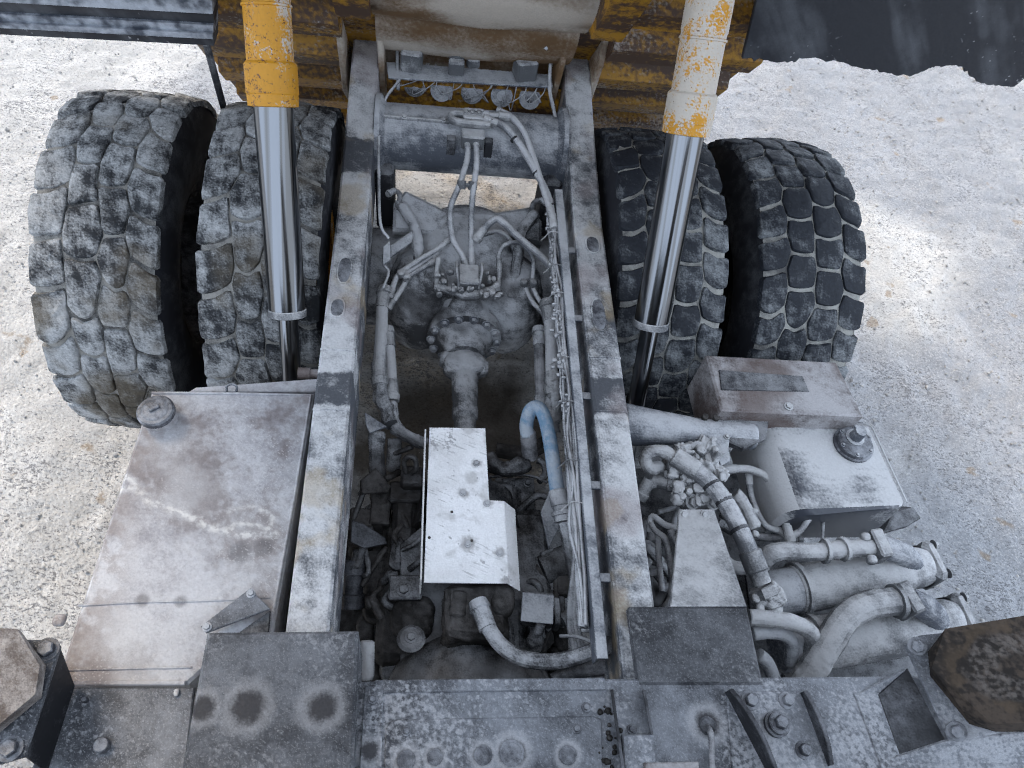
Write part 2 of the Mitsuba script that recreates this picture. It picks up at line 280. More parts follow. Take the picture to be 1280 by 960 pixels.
def tube(pts, r, n=12, per=6, lump=0.0, smooth=True, rr=None):
    P = spline(pts, per) if smooth else np.array(pts, float)
    if lump:  # finer rings for crusted pipes
        L = np.r_[0, np.cumsum(np.linalg.norm(np.diff(P, axis=0), axis=1))]; k = max(len(P), int(L[-1] / 0.012)); s = np.linspace(0, L[-1], k)
        P = np.stack([np.interp(s, L, P[:, i]) for i in range(3)], 1)
    t = np.gradient(P, axis=0); t /= np.linalg.norm(t, axis=1, keepdims=True) + 1e-12
    a = frame(t[0])[0]; rings = []
    for i in range(len(P)):
        a = unit(a - (a @ t[i]) * t[i]); b = np.cross(t[i], a); ang = np.arange(n) * 2 * math.pi / n
        R = r if rr is None else float(np.interp(i / (len(P) - 1), np.linspace(0, 1, len(rr)), rr))
        rings.append(P[i] + R * (np.cos(ang)[:, None] * a + np.sin(ang)[:, None] * b))
    v = np.vstack(rings + [P[:1], P[-1:]]); f = []; m = len(P)
    for i in range(m - 1):
        for j in range(n):
            k = (j + 1) % n; f += [[i * n + j, i * n + k, (i + 1) * n + k], [i * n + j, (i + 1) * n + k, (i + 1) * n + j]]
    for j in range(n):
        k = (j + 1) % n; f += [[m * n, k, j], [m * n + 1, (m - 1) * n + j, (m - 1) * n + k]]
    me = mesh_of(v, f)
    if lump: lumpy(me, lump, 22)
    return me
def lathe(A, B, prof, n=24, cap=True):
    """Turned part on the axis from A to B: prof is [(t from 0 to 1, radius)]."""
    A, B = V(A), V(B); a, b, d = frame(B - A); L = np.linalg.norm(B - A); ang = np.arange(n) * 2 * math.pi / n + 0.13
    v = np.vstack([A + d * L * t + r * (np.cos(ang)[:, None] * a + np.sin(ang)[:, None] * b) for t, r in prof] + [[A + d * L * prof[0][0]], [A + d * L * prof[-1][0]]])
    f = []; m = len(prof)
    for i in range(m - 1):
        for j in range(n):
            k = (j + 1) % n; f += [[i * n + j, i * n + k, (i + 1) * n + k], [i * n + j, (i + 1) * n + k, (i + 1) * n + j]]
    if cap:
        for j in range(n):
            k = (j + 1) % n; f += [[m * n, k, j], [m * n + 1, (m - 1) * n + j, (m - 1) * n + k]]
    return mesh_of(v, f)
def lumpy(m, amp, s, seed=0.0):
    v = np.array(m.vertices); n = np.array(m.vertex_normals)
    k = np.asarray(meshkit.fbm(v * s + seed)).reshape(-1); k = k - k.mean()
    m.vertices = v + n * (amp * 2.0 * k)[:, None]
    return m
def rock(c, size, sub=3, amp=0.25, s=9.0, seed=0.0, axes=None):
    m = trimesh.creation.icosphere(subdivisions=sub, radius=1.0)
    v = np.sign(m.vertices) * np.abs(m.vertices) ** 0.75
    v = v * np.array(size) / 2
    if axes is not None: v = v @ np.array(axes, float)
    m.vertices = v + V(c); lumpy(m, amp * min(size), s, seed); return m
def bolt(p, n=(0, 0, 1), r=0.016, h=0.014, washer=True, turn=0.0):
    a, b, n = frame(n); p = V(p)
    hexa = lathe(p, p + n * h, [(0, r), (0.82, r), (1.0, r * 0.86)], 6)
    if not washer: return hexa
    return join(lathe(p - n * 0.002, p + n * 0.004, [(0, r * 1.45), (0.8, r * 1.45), (1, r * 1.35)], 16), hexa)

# ------------------------------------------------------------------ the scene's tree of names
def key_of(name, parent):
    base = (parent + '__' if parent else '') + name; k, i = base, 0
    while k in scene or any(q.startswith(k + '__') for q in scene): i += 1; k = f'{base}_{i:03d}'
    return k
TR = 'haul_truck'
labels[TR] = {'label': 'dusty mining haul truck with bare frame rails, four rear tyres and raised yellow tipping body', 'category': 'truck'}
_seen = {}
def part(name, mesh, mat, parent=TR, smooth=35, label=None, kind=None):
    base = parent + '__' + name; i = _seen.get(base, -1) + 1; _seen[base] = i
    k = base if i == 0 else f'{base}_{i:03d}'
    scene[k] = mikit.ply(mesh, mat, smooth=smooth)
    d = {}
    if label: d['label'] = label
    if kind: d['kind'] = kind
    if d: labels[k] = d
    return k
def hold(name, parent=TR, label=None):   # a part that has only sub-parts
    base = parent + '__' + name; i = _seen.get(base, -1) + 1; _seen[base] = i
    k = base if i == 0 else f'{base}_{i:03d}'
    if label: labels[k] = {'label': label}
    return k
def hose(pts, r, mat='m_hose', name='hose', lump=0.0, label=None, ends=True, fit='m_steel_light', parent=TR):
    k = part(name, tube(pts, r, 12, 6, lump), mat, parent, True, label)
    if mat in ('m_casting', 'm_grease', 'm_hose_dark', 'm_oily'): fit = 'm_casting' if mat != 'm_grease' else 'm_oily'
    P = spline(pts)
    if ends and k.count('__') < 2:
        for a, b in ((0, 1), (-1, -2)):
            d = unit(P[b] - P[a])
            part('fitting', lathe(P[a] - d * 0.01, P[a] + d * r * 3.6, [(0, r * 1.25), (0.3, r * 1.45), (0.35, r * 1.22), (1, r * 1.18)], 14), fit, k)
    return k
def tie(p, d, r, mat='m_deck_dark', parent=TR): return part('cable_tie', lathe(V(p) - unit(d) * 0.006, V(p) + unit(d) * 0.006, [(0, r), (1, r)], 12), mat, parent, 30)

# ------------------------------------------------------------------ ground
xs = np.concatenate([np.linspace(-60, -5.3, 12), np.arange(-5.2, 8.0, 0.045), np.linspace(8.1, 60, 12)])
ys = np.concatenate([np.linspace(-60, -0.6, 12), np.arange(-0.5, 9.5, 0.045), np.linspace(9.6, 90, 14)])
gx, gy = np.meshgrid(xs, ys)
P = np.c_[gx.ravel(), gy.ravel(), np.zeros(gx.size)]
hz = np.asarray(meshkit.fbm(P * [9, 9, 1])).reshape(-1) * 0.06 + np.asarray(meshkit.fbm(P * [5, 19, 1] + 9)).reshape(-1) * 0.03 + np.asarray(meshkit.fbm(P * [1.1, 1.1, 1] + 5)).reshape(-1) * 0.05
for rx, ry in ((3.55, .05), (4.9, .05), (-3.5, -.06)):
    q_ = (P[:, 0] - rx + ry * P[:, 1]) / 0.30; hz = hz - 0.02 * np.exp(-q_ ** 2) + 0.012 * np.exp(-(np.abs(q_) - 1.6) ** 2 * 3)
P[:, 2] = hz - 0.08
ii = np.arange(gx.size).reshape(gx.shape)
F = np.stack([ii[:-1, :-1].ravel(), ii[:-1, 1:].ravel(), ii[1:, 1:].ravel(), ii[1:, :-1].ravel()], 1)
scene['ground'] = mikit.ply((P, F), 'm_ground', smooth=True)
labels['ground'] = {'kind': 'structure'}
nr = np.random.default_rng(3)
pv, pf, n0 = [], [], 0
ico = trimesh.creation.icosphere(subdivisions=0)
for _ in range(16000):
    x, y = nr.uniform(-5, 7.6), nr.uniform(-0.2, 9)
    if abs(x) < 0.95 and 1.6 < y < 3.8: continue      # no chips where under-truck shade is painted into the soil
    s = 0.005 + 0.010 * nr.random() ** 3
    v = ico.vertices * nr.uniform(0.6, 1.2, 3) * s * (1 + 0.2 * nr.standard_normal((12, 1)))
    pv.append(v + [x, y, -0.012 + 0.3 * s]); pf.append(ico.faces + n0); n0 += 12
scene['gravel'] = mikit.ply((np.vstack(pv), np.vstack(pf)), 'm_pebble', smooth=False)
labels['gravel'] = {'label': 'loose pale limestone chips scattered over the ground round the truck', 'category': 'gravel', 'kind': 'stuff'}

# ------------------------------------------------------------------ wheels
YC, RT = 3.5025, 1.07
def tread_r(x): return RT - 0.028 * (x / 0.325) ** 2
def block_mesh(th, poly, seed, depth=0.04, amp=0.012, lat=0.9):
    """One tread block: poly is its outline (across, along) in metres about angle th."""
    N = 32; g = np.random.default_rng(seed)
    poly = np.array(poly); cy = poly[:, 1].mean()
    poly[:, 1] = cy + (poly[:, 1] - cy) * lat          # wide cross grooves, thin seams along the tread
    P = sg.Polygon(poly); Q = P.buffer(-0.020).buffer(0.0165)
    if Q.geom_type != 'Polygon': Q = max(Q.geoms, key=lambda k: k.area)
    ring = sg.polygon.orient(Q).exterior
    o = np.array([ring.interpolate(t, normalized=True).coords[0] for t in np.linspace(0, 1, N, endpoint=False)])
    c = o.mean(0); o = o - c
    rings = [(1.05, -depth), (1.01, -depth * 0.4), (0.985, -0.010), (0.94, -0.002), (0.62, 0.001), (0.3, 0.001)]
    vs, dh = [], g.uniform(-0.007, 0.002); tilt = g.normal(0, 0.045, 2)
    for s_, h in rings + [(0.0, 0.001)]:
        oo = o * s_ if s_ else np.zeros((1, 2))
        X = c[0] + oo[:, 0]; A = th + (c[1] + oo[:, 1]) / RT; R = tread_r(X) + h + dh + (oo @ tilt if h > -.01 else 0)
        vs.append(np.c_[X, R * np.cos(A), R * np.sin(A)])
    v = np.vstack(vs); m = len(rings); f = []
    for i in range(m - 1):
        for j in range(N):
            k = (j + 1) % N; f += [[i * N + j, i * N + k, (i + 1) * N + k], [i * N + j, (i + 1) * N + k, (i + 1) * N + j]]
    for j in range(N): f.append([(m - 1) * N + j, (m - 1) * N + (j + 1) % N, m * N])
    rad = v[:, 1:] / np.linalg.norm(v[:, 1:], axis=1, keepdims=True)
    k = np.asarray(meshkit.fbm(np.c_[v[:, 0] * 34 + seed, v[:, 1] * 34, v[:, 2] * 34])).reshape(-1)
    v[:, 1:] += rad * ((k - k.mean()) * amp)[:, None]
    return mesh_of(v, f)
def tread_cells(bounds, offs, pitch, p, jit, sweep, seed, bulge=0.02):
    """Outlines of interlocking blocks: zigzag seams between the columns, staggered rows. Yields (theta, outline, column)."""
    def jitter(ix, iy):
        g = np.random.default_rng(seed * 7919 + ix * 613 + (iy % (2 * pitch)) * 31); return g.normal(0, jit, 2)
    l = 2 * math.pi * RT / pitch; n = len(bounds) - 1
    for c in range(n):
        for r in range(pitch):
            k0 = 2 * r + (1 if offs[c] else 0)            # half rows
            out = []
            for half, edge in ((k0 - 1, 'lo'), (k0 + 1, 'hi')):
                pass
            def vert(bi, half):
                yy = (half - k0) * l / 2
                if bi in (0, n): x = bounds[bi]; yy += sweep - 0.012 * (half - k0); d = jitter(bi, half) * (0.4, 1)
                else:
                    side = 1 if (half % 2) == (1 if offs[bi - 1] else 0) else -1       # the seam bulges away from the block whose middle it passes
                    x = bounds[bi] + side * p; d = jitter(bi, half)
                return (x + d[0], yy + d[1])
            lo, mid, hi = k0 - 1, k0, k0 + 1
            def arc(half, back):      # cross grooves curve between the seams
                a_, b_ = np.array(vert(c, half)), np.array(vert(c + 1, half)); k_ = bulge * (1 + 6 * jitter(c + 40, half)[0] / (10 * jit) * 1.0)
                q_ = [tuple(a_ + (b_ - a_) * t + (0, k_ * math.sin(math.pi * t))) for t in (.25, .5, .75)]
                return q_[::-1] if back else q_
            out = [vert(c, lo), *arc(lo, False), vert(c + 1, lo), vert(c + 1, mid), vert(c + 1, hi), *arc(hi, True), vert(c, hi), vert(c, mid)]
            yield (k0 / 2) * 2 * math.pi / pitch, out, c
def wheel(cx, side, inner, seed):
    w = hold('wheel', label='%s %s rear wheel with %s tread' % ('left' if side < 0 else 'right', 'inner' if inner else 'outer', 'dust-caked grey' if side < 0 else 'dark blocky'))
    prof = [(-0.20, 0.47), (-0.27, 0.50), (-0.315, 0.62), (-0.335, 0.76), (-0.330, 0.88), (-0.318, 0.965), (-0.300, 1.010), (-0.26, 1.031), (-0.13, 1.044), (0, 1.048)] if side < 0 else [(-0.20, 0.47), (-0.27, 0.50), (-0.315, 0.62), (-0.335, 0.76), (-0.330, 0.88), (-0.318, 0.965), (-0.300, 1.010), (-0.26, 1.033), (-0.13, 1.046), (0, 1.050)]
    prof += [(-x, r) for x, r in prof[-2::-1]]
    n = 120; ang = np.arange(n) * 2 * math.pi / n; v = np.vstack([np.c_[np.full(n, x), r * np.cos(ang), r * np.sin(ang)] for x, r in prof]); 
    f = []
    fs, ft = [], []
    for i in range(len(prof) - 1):
        tgt = ft if 6 <= i <= len(prof) - 8 else fs
        for j in range(n):
            k = (j + 1) % n; tgt += [[i * n + j, (i + 1) * n + k, i * n + k], [i * n + j, (i + 1) * n + j, (i + 1) * n + k]]
    c = V(cx, YC, RT)
    part('sidewall', mesh_of(v + c, fs), 'm_sidewall', w, True)
    mt = mesh_of(v + c, ft)
    part('tread_base', lumpy(trimesh.Trimesh(v + c, ft), 0.008, 14, seed), 'm_groove' if side < 0 else 'm_groove_pale', w, True)
    # rim: yellow drop-centre rim with a disc
    sgn = -1 if side * (1 if inner else -1) < 0 else 1
    for nm, pr, mat in (('rim', [(-0.25, 0.515), (-0.235, 0.53), (-0.22, 0.48), (0.0, 0.44), (0.22, 0.48), (0.235, 0.53), (0.25, 0.515), (0.22, 0.45), (0.0, 0.41), (-0.22, 0.45), (-0.25, 0.515)], 'm_steel_dark' if not inner else 'm_yellow_left'),
                        ('disc', [(0.02, 0.02), (0.02, 0.42), (-0.02, 0.43), (-0.03, 0.02)], 'm_steel_dark' if not inner else 'm_yellow_left')):
        nn = 48; an = np.arange(nn) * 2 * math.pi / nn
        vv = np.vstack([np.c_[np.full(nn, x), r * np.cos(an), r * np.sin(an)] for x, r in pr]) + c; ff = []
        for i in range(len(pr) - 1):
            for j in range(nn):
                k = (j + 1) % nn; ff += [[i * nn + j, (i + 1) * nn + k, i * nn + k], [i * nn + j, (i + 1) * nn + j, (i + 1) * nn + k]]
        part(nm, mesh_of(vv, ff), mat, w, 30)
    mat = 'm_block_left' if side < 0 else 'm_block_right'
    if side < 0: cells = tread_cells([-0.322, -0.135, 0.025, 0.165, 0.322], [0, 1, 0, 1], 25, 0.012, 0.013, 0.055, seed, 0.026)
    else: cells = tread_cells([-0.322, -0.165, 0.0, 0.165, 0.322], [0, 1, 0, 1], 31, 0.010, 0.007, 0.040, seed, 0.022)
    rest = []
    for i, (th_, out, ci) in enumerate(cells):
        m = block_mesh(th_, out, seed * 1000 + i, amp=0.016 if side < 0 else 0.009, lat=0.95 if side < 0 else 0.93)
        m.vertices = m.vertices + c
        deg = math.degrees(th_) % 360
        if 62 < deg < 208: part('tread_block', m, mat, w, 40)     # the stretch of tread that faces the deck
        else: rest.append(m)
    part('tread', join(*rest), mat, w, 40, kind='stuff')
wheel(-1.98, -1, False, 11); wheel(-1.145, -1, True, 12); wheel(1.145, 1, True, 13); wheel(1.98, 1, False, 14)

# ------------------------------------------------------------------ frame
def rail(s):
    prof = [(-0.9, 1.9), (3.25, 1.9), (3.9, 1.985), (4.45, 2.09), (5.1, 2.12), (5.1, 1.62), (4.4, 1.6), (3.9, 1.55), (3.25, 1.42), (-0.9, 1.42)]
    k = part('frame_rail', prism([(s * 0.765, y, z) for y, z in prof], 0.17, 0.012, nrm=(s, 0, 0)), 'm_rail', smooth=30, label='%s frame rail, a steel box beam crusted with pale dust' % ('left' if s < 0 else 'right'))
    return k
RL, RR_ = rail(-1), rail(1)
def oval(c, lx, ly, par, mat='m_bolt', z=1.9):
    a = np.arange(28) * 2 * math.pi / 28
    f = lambda k, h: [(c[0] + k * lx * math.copysign(abs(math.cos(t)) ** 0.8, math.cos(t)), c[1] + k * ly * math.copysign(abs(math.sin(t)) ** 0.8, math.sin(t)), z + h) for t in a]
    m = hull(f(1.0, -0.004) + f(1.0, 0.003) + f(0.92, 0.006)); part('oval_cover', m, mat, par)
    ring = tube(f(1.08, 0.002) + f(1.08, 0.002)[:1], 0.006, 6, 1, smooth=False); part('weld_bead', ring, 'm_rail', par, True)
for c, ly in (((-0.668,3.452,1.9), .13), ((-0.689,2.812,1.9), .085), ((-0.704,2.554,1.9), .055)): oval(c, 0.033, ly, RL)
for c, ly in (((0.691,3.104,1.9), .06), ((0.677,2.588,1.9), .10)): oval(c, 0.036, ly, RR_)
for p in ((-0.747,2.287,1.9), (-0.751,1.938,1.9)): part('weld_bead', tube([(-0.765, p[1], 1.901), (-0.68, p[1] + .004, 1.902), (-0.597, p[1], 1.901)], 0.006, 6), 'm_rail', RL, True)
for p in ((0.738,2.306,1.9), (0.722,1.979,1.9), (0.773,4.024,1.9)): part('weld_bead', tube([(0.765, p[1], 1.901), (0.68, p[1] + .004, 1.902), (0.597, p[1], 1.901)], 0.006, 6), 'm_rail', RR_, True)
# torque tube between the rails
cm = part('cross_tube', lumpy(lathe((-0.597, 4.04, 1.80), (0.597, 4.04, 1.80), [(t, 0.203 + (0.05 if t < .04 or t > .96 else 0) * (1 if t < .5 else 1)) for t in np.linspace(0, 1, 40)], 40), 0.002, 6), 'm_steel', smooth=40, label='round cross tube joining the two frame rails')
part('edge_strip', tube([(-0.58, 3.98, 1.995), (-0.2, 3.97, 2.0), (0.1, 3.97, 2.0)], 0.012, 8), 'm_steel_light', cm, True)
for x in (-0.42, -0.18): part('bolt', bolt((x, 3.97, 2.01), (0, -.4, 1), 0.013), 'm_steel_light', cm)
for x0 in (-0.13, 0.10): part('pad', cbox((x0, 3.865, 1.91), (0.05, 0.05, 0.12), 0.004), 'm_steel_dark', cm)
# inner trunnion plates beside the window of ground
for s in (-1, 1): part('suspension_bracket', cbox((s * 0.535, 3.90, 1.50), (0.115, 0.28, 0.50), 0.02), 'm_steel_dark')
# cable tray on the right rail
tray = part('cable_tray', join(prism([(0.500, 0.8, 1.86), (0.548, 0.8, 1.86), (0.548, 3.55, 1.9), (0.500, 3.55, 1.9)], 0.012, 0.003), prism([(0.500, 0.8, 1.852), (0.500, 3.55, 1.892), (0.500, 3.55, 1.79), (0.500, 0.8, 1.76)], 0.008, 0.002, nrm=(-1, 0, 0))), 'm_steel', label='narrow pale angle strip carrying the cable bundle along right rail')
for y in (1.15, 1.6, 2.1, 2.6, 3.1): part('tray_bracket', bxx(0.545, 0.597, y - .02, y + .02, 1.835, 1.855, .003), 'm_steel', tray)
g = np.random.default_rng(5)
for i in range(11):
    ys_ = np.linspace(0.95, 3.5, 12); x0 = 0.490 - 0.007 * (i % 5); z0 = 1.80 + 0.016 * (i // 4)
    pts = [(x0 + g.normal(0, .010), y, z0 + g.normal(0, .010) + (y - 2) * 0.014) for y in ys_]
    part('cable', tube(pts, 0.0065 + 0.003 * g.random(), 7, 4, lump=0.003), 'm_hose' if i % 3 else 'm_casting', tray, True)
for y in (1.5, 1.72, 2.05, 2.32, 2.75, 2.95, 3.2):
    part('cable_tie', tube([(0.50, y, 1.87 + (y-2)*.014), (0.455, y + .01, 1.86 + (y-2)*.014), (0.425, y, 1.82 + (y-2)*.014), (0.40, y - .03, 1.84)], 0.0035, 6), 'm_steel_light', tray, True)
for i in range(110):
    y = g.uniform(2.0, 3.4); part('dust_crumb', rock((0.478 - abs(g.normal(0, .02)), y, 1.835 + (y - 2) * .014 + g.normal(0, .008)), g.uniform(.008, .032, 3), 1, .3, 40, i * 3.1), 'm_hose', tray, 30)

# light bar across the rails at the back
lb = part('light_bar', prism([(-0.553,4.447,2.05),(0.516,4.459,2.05),(0.512,4.325,2.05),(-0.53,4.286,2.05)], 0.014, 0.003), 'm_steel', label='steel bar across the rails carrying work lights and buzzers')
def lampbox(px, size, z=2.05, rz=0.0):
    p = V(px); m = cbox(p + (0, 0, size[2] / 2), size, 0.012, [(math.cos(rz), math.sin(rz), 0), (-math.sin(rz), math.cos(rz), 0), (0, 0, 1)]); k = part('junction_box', m, 'm_steel_light', lb); return k
lampbox((-0.39,4.395,2.05), (0.13, 0.12, 0.14), rz=-.1); lampbox((0.328,4.401,2.05), (0.135, 0.12, 0.14), rz=.25)
lampbox((-0.11,4.375,2.05), (0.10, 0.06, 0.10)); lampbox((-0.002,4.465,2.05), (0.085, 0.05, 0.07))
part('beacon', lathe(V((-0.111,4.416,2.05)) + (0, 0.02, .08), V((-0.111,4.416,2.05)) + (0, 0.02, .15), [(0, .05), (.5, .046), (.8, .034), (1, .01)], 20), 'm_steel_light', lb)
for px in ((519,107), (551,113), (590,117), (628,121), (663,125)):
    pass
for q in ((-0.368,4.435,1.9), (-0.196,4.407,1.9), (0.003,4.408,1.9), (0.199,4.399,1.9), (0.386,4.398,1.9)):
    q = V(q); d = unit((0, -0.75, 0.65)); w = hold('work_light', TR)
    part('housing', lathe(q - d * 0.09, q + d * 0.02, [(0, .034), (.35, .062), (.9, .072), (1, .072), (1.0, .060)], 24), 'm_casting', w)
    part('lens', lathe(q + d * 0.004, q + d * 0.016, [(0, .056), (.7, .050), (1, .03)], 24), 'm_deck_dark', w)
    part('lens_ring', lathe(q + d * 0.012, q + d * 0.024, [(0, .034), (.7, .032), (1, .016)], 18), 'm_steel', w)
    for t in range(3):
        o = g.normal(0, .03, 3); part('wire', tube([q + d * .02 + (o[0], 0, 0), q + d * .07 + (o[0] * 1.6, -.03, -.04 + o[1]), q + d * .05 + (o[2] * 2 + .06, -.01, .05), q + (o[2] + .09, .06, .13)], 0.004, 6), 'm_hose', w, True)
part('backing_plate', cbox((0.02, 4.42, 1.72), (1.14, 0.02, 0.5), 0.003), 'm_body')
# rod and pipes beside the left rail
part('rod', tube([(-0.494,4.621,2.3),(-0.482,4.442,2.1),(-0.47,4.27,1.98)], 0.012, 8), 'm_hose', smooth=True)
hose([(0.415,4.261,2.35),(0.438,4.302,2.4),(0.496,4.36,2.4),(0.489,4.431,2.2),(0.492,4.331,2.05),(0.516,4.182,2),(0.552,3.977,1.95)], 0.012, 'm_hose', 'cable', ends=False)
hose([(-0.46,4.271,2.05),(-0.55,4.106,2),(-0.566,3.852,1.95),(-0.546,3.49,1.9),(-0.523,3.218,1.85),(-0.475,3.158,1.8)], 0.009, 'm_hose', 'cable', ends=False)

# valve on the tube and the hose pair that drops to the axle
vb = part('valve_block', cbox((0.0, 3.97, 2.04), (0.13, 0.10, 0.08), 0.008), 'm_steel_light')
part('manifold', cbox((0.0, 3.86, 1.97), (0.14, 0.09, 0.10), 0.01), 'm_steel_light', vb)
part('elbow', tube([(-0.06, 3.97, 2.06), (-0.12, 3.97, 2.06), (-0.135, 3.94, 2.05), (-0.10, 3.91, 2.05), (0.10, 3.90, 2.05)], 0.024, 12, lump=.006), 'm_steel_light', vb, True)
part('stem', lathe((0.05, 3.98, 2.06), (0.22, 3.985, 2.06), [(0, .03), (.25, .03), (.26, .02), (.6, .02), (.61, .026), (1, .026)], 14), 'm_steel_light', vb)
for i in range(6): part('nut', bolt((-0.05 + .02 * i, 3.96 + .02 * (i % 2), 2.08), (0, 0, 1), .011), 'm_steel_light', vb)
hose([(-0.041,3.859,1.98),(-0.028,3.752,1.93),(-0.072,3.58,1.86),(-0.124,3.452,1.77),(-0.102,3.322,1.66),(-0.04,3.239,1.6),(-0.008,3.17,1.55)], 0.018)
hose([(0.018,3.865,1.98),(0.025,3.686,1.93),(0.008,3.527,1.82),(0.008,3.365,1.68),(0.02,3.206,1.57)], 0.018)
for q in ((-0.062,3.574,1.86), (0.006,3.584,1.85)): part('hose_clamp', lathe(V(q) + (0, .015, .02), V(q) - (0, .015, .02), [(0, .027), (1, .027)], 14), 'm_steel_light')
part('hose_link', tube([(-0.062,3.574,1.86), (0.006,3.584,1.85)], 0.014, 8), 'm_steel_light', smooth=True)
h = hose([(0.146,4.027,2.06),(0.237,4.003,2.04),(0.318,3.904,2),(0.376,3.735,1.95),(0.431,3.528,1.9),(0.477,3.334,1.87)], 0.02)
h = hose([(0.066,3.942,2.06),(0.186,3.926,2.03),(0.298,3.82,1.97),(0.395,3.643,1.92),(0.461,3.484,1.88),(0.484,3.26,1.86)], 0.022)
for q in ((0.106,3.937,2.05), (0.253,3.864,1.99), (0.391,3.656,1.92), (0.469,3.427,1.87)): tie(q, (0.6, -0.8, -0.3), 0.027)
hose([(0.043,3.321,1.66),(0.097,3.38,1.72),(0.153,3.415,1.75),(0.201,3.385,1.75),(0.297,3.287,1.73),(0.41,3.15,1.74),(0.497,2.983,1.78)], 0.023)
hose([(0.097,3.417,1.62),(0.177,3.444,1.62),(0.253,3.401,1.6),(0.318,3.266,1.52),(0.349,3.152,1.48),(0.397,3.04,1.45),(0.471,2.938,1.45)], 0.015)
hose([(0.186,3.178,1.52),(0.185,3.269,1.6),(0.222,3.323,1.63),(0.298,3.349,1.63),(0.361,3.329,1.6),(0.405,3.272,1.55),(0.4,3.126,1.5),(0.443,3.026,1.47),(0.485,2.972,1.47)], 0.014)
hose([(-0.105,3.367,1.62),(-0.191,3.287,1.6),(-0.313,3.192,1.58),(-0.41,3.108,1.56),(-0.44,3.048,1.54),(-0.459,2.953,1.52)], 0.017)
hose([(-0.198,3.241,1.55),(-0.283,3.164,1.55),(-0.357,3.104,1.54),(-0.392,3.031,1.52),(-0.465,2.89,1.5)], 0.016)
hose([(-0.194,3.284,1.56),(-0.27,3.207,1.56),(-0.34,3.138,1.56),(-0.395,3.096,1.56)], 0.012)
hose([(-0.446,3.599,1.6),(-0.432,3.636,1.68),(-0.463,3.661,1.7),(-0.499,3.608,1.72)], 0.016, 'm_hose_dark')
hose([(0.398,3.58,1.6),(0.4,3.633,1.68),(0.444,3.659,1.7),(0.484,3.613,1.72)], 0.016, 'm_hose_dark')
for q in ((-0.4,3.091,1.58), (-0.366,3.079,1.56), (0.345,3.135,1.5), (0.401,3.122,1.52)): part('hose_clamp', rock(q, (.05, .05, .05), 2, .2, 30), 'm_steel_light', TR, True)
# steel arm with bracket on the left rail
part('link_arm', prism([(-0.478,3.265,1.62), (-0.345,3.402,1.62), (-0.319,3.369,1.58), (-0.462,3.213,1.58)], 0.05, 0.008), 'm_steel')
part('hose_bracket', prism([(-0.506,3.188,1.7), (-0.471,3.242,1.7), (-0.462,3.13,1.65), (-0.506,3.083,1.65)], 0.02, 0.004), 'm_steel')
part('thin_pipe', tube([(-0.497,3.093,1.64),(-0.472,3.057,1.62),(-0.499,2.956,1.6)], 0.008, 7), 'm_hose', smooth=True)

# ------------------------------------------------------------------ rear axle
ax = hold('rear_axle', label='dust-covered rear axle housing with its nose towards the drive shaft')
ban = trimesh.creation.icosphere(subdivisions=5, radius=1.0)
bv = ban.vertices * [0.47, 0.40, 0.53]
ban.vertices = bv + [0, 3.52, 1.10]; lumpy(ban, 0.018, 5); part('banjo_housing', ban, 'm_casting', ax, True)
for s in (-1, 1):
    part('axle_tube', lumpy(lathe((s * 0.25, 3.5, 1.07), (s * 0.84, 3.5, 1.07), [(t, 0.38 - 0.09 * t + .05 * (t > .9)) for t in np.linspace(0, 1, 24)], 36), 0.012, 6), 'm_casting', ax, True)
    # shoulder lobes either side of the nose
    m = trimesh.creation.icosphere(subdivisions=4, radius=1.0); m.vertices = m.vertices * [0.235, 0.28, 0.40] + [s * 0.285, 3.26, 1.14]; lumpy(m, .02, 7, s); part('cover_lobe', m, 'm_casting', ax, True)
# A-frame plate on top of the housing
af = prism([(-0.47, 3.62, 1.64), (-0.40, 3.70, 1.68), (-0.16, 3.62, 1.60), (0.16, 3.62, 1.60), (0.40, 3.66, 1.65), (0.47, 3.58, 1.60), (0.47, 3.44, 1.53), (0.22, 3.46, 1.55), (0.0, 3.46, 1.56), (-0.22, 3.46, 1.55), (-0.47, 3.46, 1.56)], 0.10, 0.02)
part('a_frame', af, 'm_casting', ax, 30)
for s in (-1, 1): part('rib', tube([(s * 0.42, 3.60, 1.64), (s * 0.33, 3.45, 1.60), (s * 0.30, 3.25, 1.545), (s * 0.27, 3.08, 1.42)], 0.035, 10, lump=.01), 'm_casting', ax, True)
nose = [(0, .50), (.12, .475), (.30, .40), (.48, .30), (.60, .225), (.68, .205), (.70, .20), (.71, .232), (.76, .24), (.82, .232), (.825, .18), (.86, .165), (.88, .145), (.97, .135), (1, .11)]
part('nose', lumpy(lathe((0, 3.55, 1.13), (0, 2.80, 1.165), nose, 48), .010, 12), 'm_casting', ax, 45)
A0, A1 = V(0, 3.55, 1.13), V(0, 2.80, 1.165); dn = unit(A1 - A0)
fa, fc2, _ = frame(dn)
for i in range(14):
    t = i * 2 * math.pi / 14; part('bolt', bolt(A0 + dn * 0.618 + 0.208 * (math.cos(t) * fa + math.sin(t) * fc2), dn, 0.021, .026), 'm_steel', ax)
